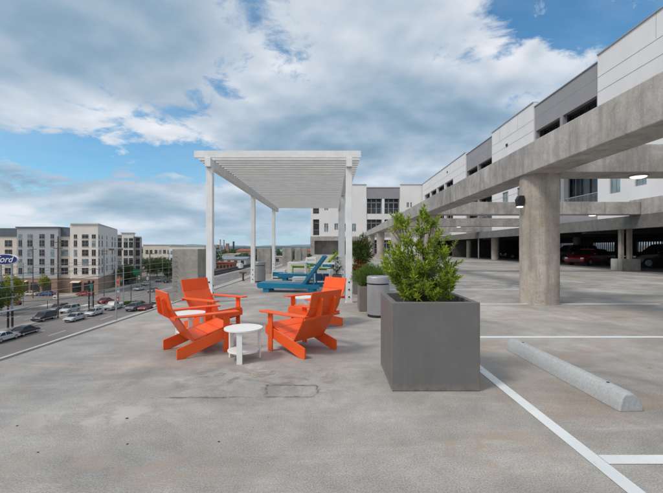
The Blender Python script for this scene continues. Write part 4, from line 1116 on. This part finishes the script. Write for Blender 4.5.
# chimneys and towers on the skyline
for px, top, w, lb, mat in ((220.3, 239.2, 1.1, 'tall thin smokestack on the skyline, leftmost', 'tan'), (223.9, 239.5, 1.1, 'second thin smokestack on the skyline', 'tan'),
                      (233.6, 241.3, 1.7, 'dark square tower on the skyline, right of the smokestacks', 'dark_concrete'), (227.5, 243.5, 3.2, 'broad brick tower between the smokestacks and the dark tower', 'brick'), (218, 245, 2.2, 'low brick tower left of the smokestacks', 'brick')):
    Y = 900; x = pt(px, Y); t = thing('chimney' if w < 1.5 else 'tower', lb, 'chimney' if w < 1.5 else 'tower', (x, Y, ZG))
    hgt = zz(top, Y)-ZG
    if w < 1.5: MB().lathe([(2.1, 0), (1.3, hgt)], n=14).build('stack', M[mat], t); MB().lathe([(1.6, hgt-1.5), (1.6, hgt-.5)], n=14).build('rim', M['slate'], t)
    else:
        MB().box(-w, w, -w, w, 0, hgt).build('shaft', M[mat], t); MB().box(-w*1.1, w*1.1, -w*1.1, w*1.1, hgt+.003, hgt+.8).build('roof', M['slate'], t)
# hills
def hill(name, Y, mat, amp, base, seed, x0=-2600, x1=2600, dep=500):
    n = 240; vs = []; fs = []
    for i in range(n+1):
        x = x0+(x1-x0)*i/n
        h = base+amp*(mnoise.noise(Vector((x*.0022+seed, seed, 0)))+.4*mnoise.noise(Vector((x*.011, seed, 3)))+.12*mnoise.noise(Vector((x*.06, seed, 5))))
        vs += [(x, Y, ZG-1), (x, Y+dep*.35, ZG+max(.5, h)*.8), (x, Y+dep*.6, ZG+max(.5, h)), (x, Y+dep, ZG-1)]
    for i in range(n):
        for j in range(3): fs.append((i*4+j, (i+1)*4+j, (i+1)*4+j+1, i*4+j+1))
    return struct(raw(name, vs, fs, mat, smooth=True))
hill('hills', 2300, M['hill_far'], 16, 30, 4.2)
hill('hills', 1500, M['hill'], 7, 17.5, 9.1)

# trees
def tree(label, px, pb, pt_, Y, halfw, mat, n, seed, group='street trees', ls=.45, name='tree', sq=1.0):
    rng = random.Random(seed); x = pt(px, Y); z0 = ZG; zt = zz(pt_, Y); zb = max(z0+1.2, zz(pb, Y))
    t = thing(name, label, 'tree', (x, Y, z0), 0, group)
    hh = (zt-zb)/2; zc = (zt+zb)/2-z0; m = MB(); m.tube((0, 0, 0), (.1, 0, zc-hh*.3), .2, .12, 8)
    lobes = []
    for k in range(9):
        d = rdir(rng); lobes.append((Vector((d.x*halfw*.62, d.y*halfw*.6, zc+d.z*hh*.6)), rng.uniform(.35, .55)))
        m.tube((.1, 0, zc-hh*.35), lobes[-1][0], .09, .03, 5)
    m.build('trunk', M['bark'], t)
    lv = Leaves()
    for k in range(n):
        c, r = rng.choice(lobes); d = rdir(rng); q = rng.uniform(.2, 1)**.45
        p = c+Vector((d.x*halfw*r*q, d.y*halfw*r*q, d.z*hh*r*q*1.1))
        lv.leaf(p, d+rdir(rng)*.8, rdir(rng), ls*rng.uniform(.6, 1.3), ls*.75)
    lv.build('crown', [mat], t); return t
tree('yellow green tree by the street at the left picture edge', 8, 312, 273, 86, 3.6, M['yellow_leaf'], 3600, 1, ls=.4)
tree('dark green tree behind the yellowing one', -3, 316, 280, 80, 2.6, M['tree_leaf'], 1800, 21, ls=.4)
tree('small light green tree in front of the shops', 43.5, 287, 274.5, 115, 1.7, M['yellow_leaf'], 1100, 2, ls=.35)
tree('green tree right of the white corner block', 123, 277, 262, 150, 3.8, M['tree_leaf'], 1500, 3)
tree('green tree below the tan stair block', 131, 279, 266, 152, 3.0, M['tree_leaf'], 1500, 4)
tree('large dark tree in front of the long low row', 147, 276, 257, 185, 5.6, M['tree_leaf'], 4200, 5)
tree('large dark tree right of its neighbour before the long row', 157, 275, 256.5, 188, 6, M['tree_leaf'], 4200, 6)
tree('dark tree beside the concrete pier', 167.5, 280, 259, 180, 4.6, M['tree_leaf'], 4200, 7)
tree('tree hidden partly by the first pier', 178, 275, 260, 190, 4.6, M['tree_leaf'], 1500, 8)
tree('dome shaped tree on the skyline above the first pier', 201, 262, 243.6, 300, 6, M['tree_leaf'], 1500, 9, ls=.8)
rng = random.Random(77)
k = 0
kinds = ['dark', 'round', 'broad', 'slender', 'bushy']
for k in range(46):
    Y = rng.uniform(300, 900); px = rng.uniform(204, 312); hgt = rng.uniform(7, 13)
    t = tree('leafy green tree of the far tree belt beyond the boulevard', px, YH+14.3*F/Y-1.2*F/Y, YH+(14.3-hgt)*F/Y, Y, hgt*.55, M['tree_leaf'], 420, 100+k, 'trees of the far belt', ls=1.4)
# far wooded belt reading as one mass
vs = []; fs = []
for k in range(9000):
    Y = rng.uniform(900, 1350); x = rng.uniform(-.62, .2)*Y; b = ZG+7*(.6+.5*mnoise.noise(Vector((x*.01, Y*.01, 0))))
    s = rng.uniform(1.6, 3.4); z = b+rng.uniform(-4, 3); o = len(vs); a = rng.uniform(0, 3.14)
    vs += [(x-s*math.cos(a), Y-s*math.sin(a), z-s*.6), (x+s*math.cos(a), Y+s*math.sin(a), z-s*.5), (x+s*.5*math.cos(a), Y, z+s*.8), (x-s*.6, Y+s*.3, z+s*.7)]
    fs.append((o, o+1, o+2, o+3))
tag(raw('far_wood', vs, fs, M['tree_leaf']), 'distant belt of woodland below the hills', 'woodland', kind='stuff')
# median shrubs
for px, sd in ((128, 31), (135, 32), (141, 33)):
    Y = 93; bush('median_shrub', ['clipped green shrub on the median, left one', 'clipped green shrub on the median, middle one', 'clipped green shrub on the median, right one'][sd-31],
         pt(px, Y), Y, ZG+.2, 1.0, .55, 500, .22, .12, [M['tree_leaf'], M['bush_leaf']], .7, sd, cat='shrub')

# ------------------------------------------------------------------ poles, signs and wires
def pole(label, px, pb, ptop, r, mat, arms=None, name='utility_pole', cat='pole'):
    Y = 5505/(pb-YH); x = pt(px, Y); h = zz(ptop, Y)-ZG
    t = thing(name, label, cat, (x, Y, ZG), 0, 'poles along the street'); MB().tube((0, 0, 0), (0, 0, h), r, r*.7, 10).build('shaft', mat, t)
    for (z, w) in (arms or []): MB().box(-w, w, -.07, .07, h-z-.08, h-z+.08).build('cross_arm', mat, t)
    return t, x, Y, h
pole('tall brown timber pole left of the white corner block', 58, 318, 236, .17, M['brown_pole'], [(1.2, 1.1), (2.4, .9)])
t, x, Y, h = pole('tall grey pole topped with floodlights near the roof edge', 116.2, 322, 246, .16, M['galv'], [(.3, 1.2)], 'floodlight_pole')
for s in (-1.1, -.6, .6, 1.1):
    MB().box(s-.2, s+.2, -.28, .0, h-.75, h-.39).build('floodlight', M['brown_pole'], t, bevel=.03)
pole('slim grey pole just right of the floodlight pole', 123.5, 305, 262, .12, M['galv'])
pole('grey pole right of the blue oval sign', 23, 306, 262, .2, M['galv'], [(.2, .6)])
pole('brown timber pole on the roof side of the road, behind the near left orange chair', 150, 309, 250, .15, M['brown_pole'], [(.8, 1.0)])
pole('brown timber pole in front of the shops, right of the green pole', 104, 296, 248, .14, M['brown_pole'], [(.8, 1.0), (1.6, .8)])
pole('brown timber pole far along the street near the long low row', 169, 281, 252, .14, M['brown_pole'], [(.6, .9)])
pole('brown timber pole at the left, behind the yellow tree', 33, 298, 246, .14, M['brown_pole'], [(.8, 1.0)])
pole('slim dark pole by the median shrubs', 131, 302, 258, .09, M['black'])
pole('thin grey pole in front of the corner shops', 82.8, 292, 266, .09, M['galv'])
for px, lb in ((89, 'left of two dark lantern posts by the crossing'), (93.2, 'right of two dark lantern posts by the crossing')):
    t, x, Y, h = pole(lb, px, 312, 283, .16, M['black'], [], 'lantern_post', 'lamp post')
    MB().lathe([(.1, h), (.28, h+.3), (.2, h+.6), (0, h+.75)], n=10).build('lantern', M['black'], t)
t, x, Y, h = pole('short dark post by the black suv', 47.5, 312, 300, .07, M['black'])
t, x, Y, h = pole('pale street lamp on the far bend left of the pier', 162.5, 279, 257.5, .12, M['galv'], [], 'street_lamp', 'street lamp')
MB().box(-1.2, .1, -.15, .15, h, h+.15).build('lamp_arm', M['galv'], t)
pole('slim traffic pole behind the white pickup', 119.5, 306, 276, .08, M['galv'], [], 'traffic_pole')
# green road sign and coloured banners
def panel_sign(label, px, py, wpx, hpx, Y, mat, name='road_sign', lines=None):
    x, z = pt(px, Y), zz(py, Y); w, h = wpx*Y/F/2, hpx*Y/F/2
    t = thing(name, label, 'sign', (x, Y, 0)); MB().box(-w, w, -.05, .05, z-h, z+h).build('panel', mat, t)
    MB().tube((0, .12, ZG), (0, .12, z+h), .08, .07, 8).build('post', M['galv'], t); 
    if lines: MB().box(-w*.7, w*.7, -.062, -.052, z-h*.3, z+h*.3).build('stripe', lines, t)
    return t
panel_sign('green overhead road sign beside the street trees', 136.5, 271.5, 7, 6, 140, M['sign_green'])
panel_sign('orange and red banner sign by the floodlight pole', 118, 282, 3.2, 7, 95, M['sign_orange'], 'banner_sign', M['sign_red'])
panel_sign('red banner sign low beside the white pickup', 117, 299, 3.5, 5, 94, M['sign_red'], 'banner_sign', M['sign_white'])
panel_sign('teal and white sign under the orange banner', 118.5, 291, 3, 6, 96, M['roof_blue'], 'banner_sign', M['sign_white'])
panel_sign('tilted red and white flag sign beside the brown pole', 55, 297, 4, 4, 92, M['sign_white'], 'banner_sign', M['sign_red'])
panel_sign('small red and white sign board near the white car up the street', 139, 277, 2, 4, 138, M['sign_white'], 'banner_sign', M['sign_red'])
panel_sign('small white sign board right of the red and white one', 147.5, 278, 2, 3, 140, M['sign_white'], 'banner_sign')
panel_sign('dark green signal cabinet sign between the lantern posts', 91, 286, 3.4, 4, 86, M['sign_green'], 'banner_sign')
# blue oval dealer sign
Y = 82; sx, sz = pt(5.2, Y), zz(259, Y); osg = thing('oval_sign', 'blue oval sign with white script lettering on a pole at the left picture edge', 'sign', (sx, Y, 0))
def oval(a, b, y0, y1, n=40): 
    m = MB(); m.prism([(a*math.cos(2*math.pi*k/n), sz+b*math.sin(2*math.pi*k/n)) for k in range(n)], y0, y1, 'y'); return m
oval(2.85, 1.14, -.2, .2).build('sign_rim', M['sign_white'], osg)
oval(2.72, 1.02, -.24, -.202).build('sign_face', M['sign_blue'], osg)
fc = bpy.data.curves.new('lettering', 'FONT'); fc.body = 'Ford'; fc.size = 1.9; fc.shear = .35; fc.align_x = 'CENTER'; fc.align_y = 'CENTER'; fc.extrude = .02; fc.offset = .012
fo = bpy.data.objects.new('lettering', fc); COL.objects.link(fo)
dg = bpy.context.evaluated_depsgraph_get(); me = bpy.data.meshes.new_from_object(fo.evaluated_get(dg)); bpy.data.objects.remove(fo)
me.materials.clear(); me.materials.append(M['sign_white'])
lo = bpy.data.objects.new('lettering', me); COL.objects.link(lo); lo.parent = osg; lo.location = (-.1, -.265, sz-.02); lo.rotation_euler = (R(90), 0, 0)
MB().tube((-1.2, .3, ZG), (-1.2, .3, sz), .22, .2, 12).build('post', M['galv'], osg)
MB().tube((1.2, .3, ZG), (1.2, .3, sz), .22, .2, 12).build('post', M['galv'], osg)
# bus shelter
bs = thing('bus_shelter', 'dark blue roofed shelter on thin posts at the lower left of the street', 'shelter', (-56.2, 0, ZG))
MB().prism([(-1.2, 3.05), (1.2, 3.35), (1.2, 3.5), (-1.2, 3.2)], 60, 69.7, 'y').build('canopy', M['roof_blue'], bs)
for yy in (66.9, 67.8, 61): MB().box(-.12, .12, yy-.12, yy+.12, .2, 3.18).build('post', M['black'], bs)
# overhead street wires parallel to the road
for i, (X_, z) in enumerate(((-41, -2.6), (-41, -3.9), (-41, -5.6), (-58.5, -2.4), (-58.5, -3.4), (-58.5, -5.2), (-72.8, -3.0), (-72.8, -4.4))):
    m = MB(); yy = 10
    while yy < 400:
        for q in range(6):
            a0, a1 = q/6, (q+1)/6; s0 = -1.1*4*a0*(1-a0); s1 = -1.1*4*a1*(1-a1)
            m.tube((X_, yy+40*a0, z+s0), (X_, yy+40*a1, z+s1), .03, n=4, caps=False)
        yy += 40
    tag(m.build('power_line', M['black']), ['highest wire on the roof side of the street', 'middle wire on the roof side of the street', 'lowest wire on the roof side of the street', 'highest wire over the median', 'middle wire over the median', 'lowest wire over the median', 'upper wire by the shops', 'lower wire by the shops'][i], 'cable', 'power lines over the street')

# ------------------------------------------------------------------ sky and light
SKY_T = .47
SUN_EL, SUN_AZ = R(52), R(238)      # azimuth clockwise from +Y: light from the left, a little behind the camera
w = bpy.data.worlds.new('World'); sc.world = w; w.use_nodes = True; nt = w.node_tree; nt.nodes.clear()
out = N(nt, 'ShaderNodeOutputWorld'); bg = N(nt, 'ShaderNodeBackground'); bg.inputs['Strength'].default_value = .115
L(nt, bg.outputs[0], out.inputs[0])
sky = N(nt, 'ShaderNodeTexSky'); sky.sky_type = 'NISHITA'; sky.sun_disc = False; sky.sun_elevation = SUN_EL; sky.sun_rotation = SUN_AZ
sky.air_density = 1.0; sky.dust_density = .8; sky.ozone_density = 1.2
tc = N(nt, 'ShaderNodeTexCoord'); sep = N(nt, 'ShaderNodeSeparateXYZ'); L(nt, tc.outputs['Generated'], sep.inputs[0])
def math_(op, a, b=None, c=None, clamp=False):
    n = nt.nodes.new('ShaderNodeMath'); n.operation = op; n.use_clamp = clamp
    for i, v in enumerate((a, b, c)):
        if v is None: continue
        if isinstance(v, (int, float)): n.inputs[i].default_value = v
        else: L(nt, v, n.inputs[i])
    return n.outputs[0]
def qat(dz):
    hz = math_('ADD', math_('MAXIMUM', math_('ADD', sep.outputs[2], dz), 0.0), .22)
    c_ = N(nt, 'ShaderNodeCombineXYZ'); L(nt, math_('DIVIDE', sep.outputs[0], hz), c_.inputs[0]); L(nt, math_('DIVIDE', sep.outputs[1], hz), c_.inputs[1])
    return c_.outputs[0]
def fbm(q, scale, off, detail=9, rough=.56, dist=.25):
    mp = N(nt, 'ShaderNodeMapping'); mp.inputs['Location'].default_value = off; L(nt, q, mp.inputs[0])
    return noi(nt, mp.outputs[0], scale, detail, rough, dist)
def puff(q, scale, off, detail=3):
    mp = N(nt, 'ShaderNodeMapping'); mp.inputs['Location'].default_value = off; L(nt, q, mp.inputs[0])
    wn = N(nt, 'ShaderNodeTexNoise'); wn.inputs['Scale'].default_value = 2.2; wn.inputs['Detail'].default_value = 3; L(nt, mp.outputs[0], wn.inputs['Vector'])
    wv = mix(nt, .18, mp.outputs[0], wn.outputs[1])
    vo = N(nt, 'ShaderNodeTexVoronoi'); vo.feature = 'F1'; vo.inputs['Scale'].default_value = scale
    vo.inputs['Detail'].default_value = detail; vo.inputs['Roughness'].default_value = .55; vo.inputs['Lacunarity'].default_value = 2.3
    vo.normalize = True
    L(nt, wv, vo.inputs['Vector']); return math_('SUBTRACT', 1.0, vo.outputs['Distance'])
def blob(px, py, r, amp, sx=1.0):
    """soft blob around a compass direction of the sky"""
    d = Vector(((px-CX)/F, 1, (YH-py)/F)).normalized()
    vm = N(nt, 'ShaderNodeVectorMath'); vm.operation = 'SUBTRACT'; L(nt, tc.outputs['Generated'], vm.inputs[0]); vm.inputs[1].default_value = d
    v2 = N(nt, 'ShaderNodeVectorMath'); v2.operation = 'MULTIPLY'; L(nt, vm.outputs[0], v2.inputs[0]); v2.inputs[1].default_value = (1/(r*sx), 1/(r*sx), 1/r)
    v3 = N(nt, 'ShaderNodeVectorMath'); v3.operation = 'DOT_PRODUCT'; L(nt, v2.outputs[0], v3.inputs[0]); L(nt, v2.outputs[0], v3.inputs[1])
    e = math_('EXPONENT', math_('MULTIPLY', v3.outputs['Value'], -1.0)); return math_('MULTIPLY', e, amp)
def fill_cloud(vec, r, amp):  # unseen bright cloud overhead and behind the camera, added for neutral light
    d = Vector(vec).normalized(); vm = N(nt, 'ShaderNodeVectorMath'); vm.operation = 'DOT_PRODUCT'; L(nt, tc.outputs['Generated'], vm.inputs[0]); vm.inputs[1].default_value = d
    return math_('MULTIPLY', math_('EXPONENT', math_('MULTIPLY', math_('SUBTRACT', vm.outputs['Value'], 1.0), 1/r)), amp)
def addall(xs):
    r = xs[0]
    for x in xs[1:]: r = math_('ADD', r, x)
    return r
place = addall([blob(600, 30, .15, -.14, 1.6), blob(50, 148, .035, -.2, 3), blob(200, 158, .035, -.16, 2.6), blob(400, 70, .20, .13, 1.7), blob(455, 140, .10, .15, 1.7),
   blob(535, 54, .025, .17, 1.4), blob(565, 85, .05, .10, 1.3), blob(60, 95, .10, .10, 1.6), blob(150, 30, .12, .10, 1.6), blob(160, 133, .02, .12, 3), blob(100, 195, .055, .2, 5), blob(230, 210, .05, .14, 4), blob(300, 130, .09, .12, 2),
   blob(250, 100, .10, -.04, 1.6), blob(330, 15, .08, .05, 2), blob(515, 105, .03, -.08, 2), fill_cloud((-.3, -.5, .9), .3, .3)])
def lump(dz, det):
    q = qat(dz); return addall([math_('MULTIPLY', fbm(q, .9, (4.3, 1.7, 0), det, .58, .2), .55), math_('MULTIPLY', puff(q, 1.9, (2.1, 5.3, 0), 1), .33)])
d0, d1 = lump(0.0, 4), lump(.035, 4)
fine_ = math_('MULTIPLY', math_('SUBTRACT', fbm(qat(0.0), 6.0, (7.7, 2.2, 0), 6, .66, .3), .5), .40)
dd = addall([d0, place, fine_])
mask = math_('SMOOTH_MIN', math_('MAXIMUM', math_('MULTIPLY', math_('SUBTRACT', dd, SKY_T), 14.0), 0.0), 1.0, .3)
lit = addall([math_('MULTIPLY', math_('SUBTRACT', d0, d1), 4.2), math_('MULTIPLY', fine_, 1.0)])
thick = math_('MULTIPLY', math_('MAXIMUM', math_('SUBTRACT', dd, SKY_T+.06), 0.0), -1.5)
sh = addall([lit, thick, math_('MULTIPLY', fbm(qat(0.0), 1.9, (1.3, 8.8, 0), 6, .6, .2), .55), .42-.0,
   blob(385, 118, .13, -.22, 2.1), blob(150, 22, .12, -.12, 1.6), blob(30, 45, .1, -.12, 1.6), blob(110, 200, .05, -.30, 5), blob(440, 35, .09, .18, 2.0), blob(430, 145, .06, .18, 2.0),
   blob(565, 80, .07, .22, 2), blob(60, 95, .08, .12, 2), blob(160, 135, .03, .25, 3), blob(80, 168, .02, .16, 5), blob(230, 190, .03, .1, 4), blob(320, 35, .09, .1, 2), fill_cloud((-.35, -.6, .8), .3, .9)])
shc = ramp(nt, sh, [(.08, (1.05, 1.8, 2.5)), (.38, (1.95, 2.75, 3.5)), (.60, (3.1, 3.65, 4.3)), (.80, (4.3, 4.7, 5.15)), (1.0, (6.0, 6.0, 6.2))])
tint = mix(nt, 1.0, sky.outputs[0], (.50, .88, 1.0), 'MULTIPLY')
veil = fbm(qat(0.0), .9, (11.0, 3.0, 0), 5, .6, .6)
base = mix(nt, ramp(nt, veil, [(.42, (.0,)*3), (.70, (.45,)*3)]), tint, (2.9, 3.8, 4.6))
cl = mix(nt, math_('MULTIPLY', mask, .92), base, shc)
# pale hazy band low down
lowf = math_('EXPONENT', math_('MULTIPLY', math_('MAXIMUM', sep.outputs[2], 0.0), -11.0))
cl = mix(nt, math_('MULTIPLY', lowf, .8), cl, (3.5, 4.3, 5.3))
L(nt, cl, bg.inputs['Color'])
sl = bpy.data.lights.new('sun', 'SUN'); sl.energy = 1.5; sl.angle = R(13); sl.color = (1, .92, .82)
so = bpy.data.objects.new('sun', sl); COL.objects.link(so)
dirv = Vector((math.sin(SUN_AZ)*math.cos(SUN_EL), math.cos(SUN_AZ)*math.cos(SUN_EL), math.sin(SUN_EL)))
so.rotation_euler = dirv.to_track_quat('Z', 'Y').to_euler(); so.location = (0, 0, 40)

# ------------------------------------------------------------------ camera
cam = bpy.data.cameras.new('camera'); co = bpy.data.objects.new('camera', cam); COL.objects.link(co)
co.location = (0, 0, H); co.rotation_euler = (R(90), 0, 0)
cam.sensor_width = 36; cam.lens = 36*F/663; cam.shift_y = .9/663; cam.clip_end = 9000; cam.clip_start = .05
sc.camera = co
sc.render.engine = 'CYCLES'
sc.view_settings.view_transform = 'Standard'; sc.view_settings.look = 'None'; sc.view_settings.gamma = 1; sc.view_settings.use_curve_mapping = False
sc.view_settings.exposure = .42
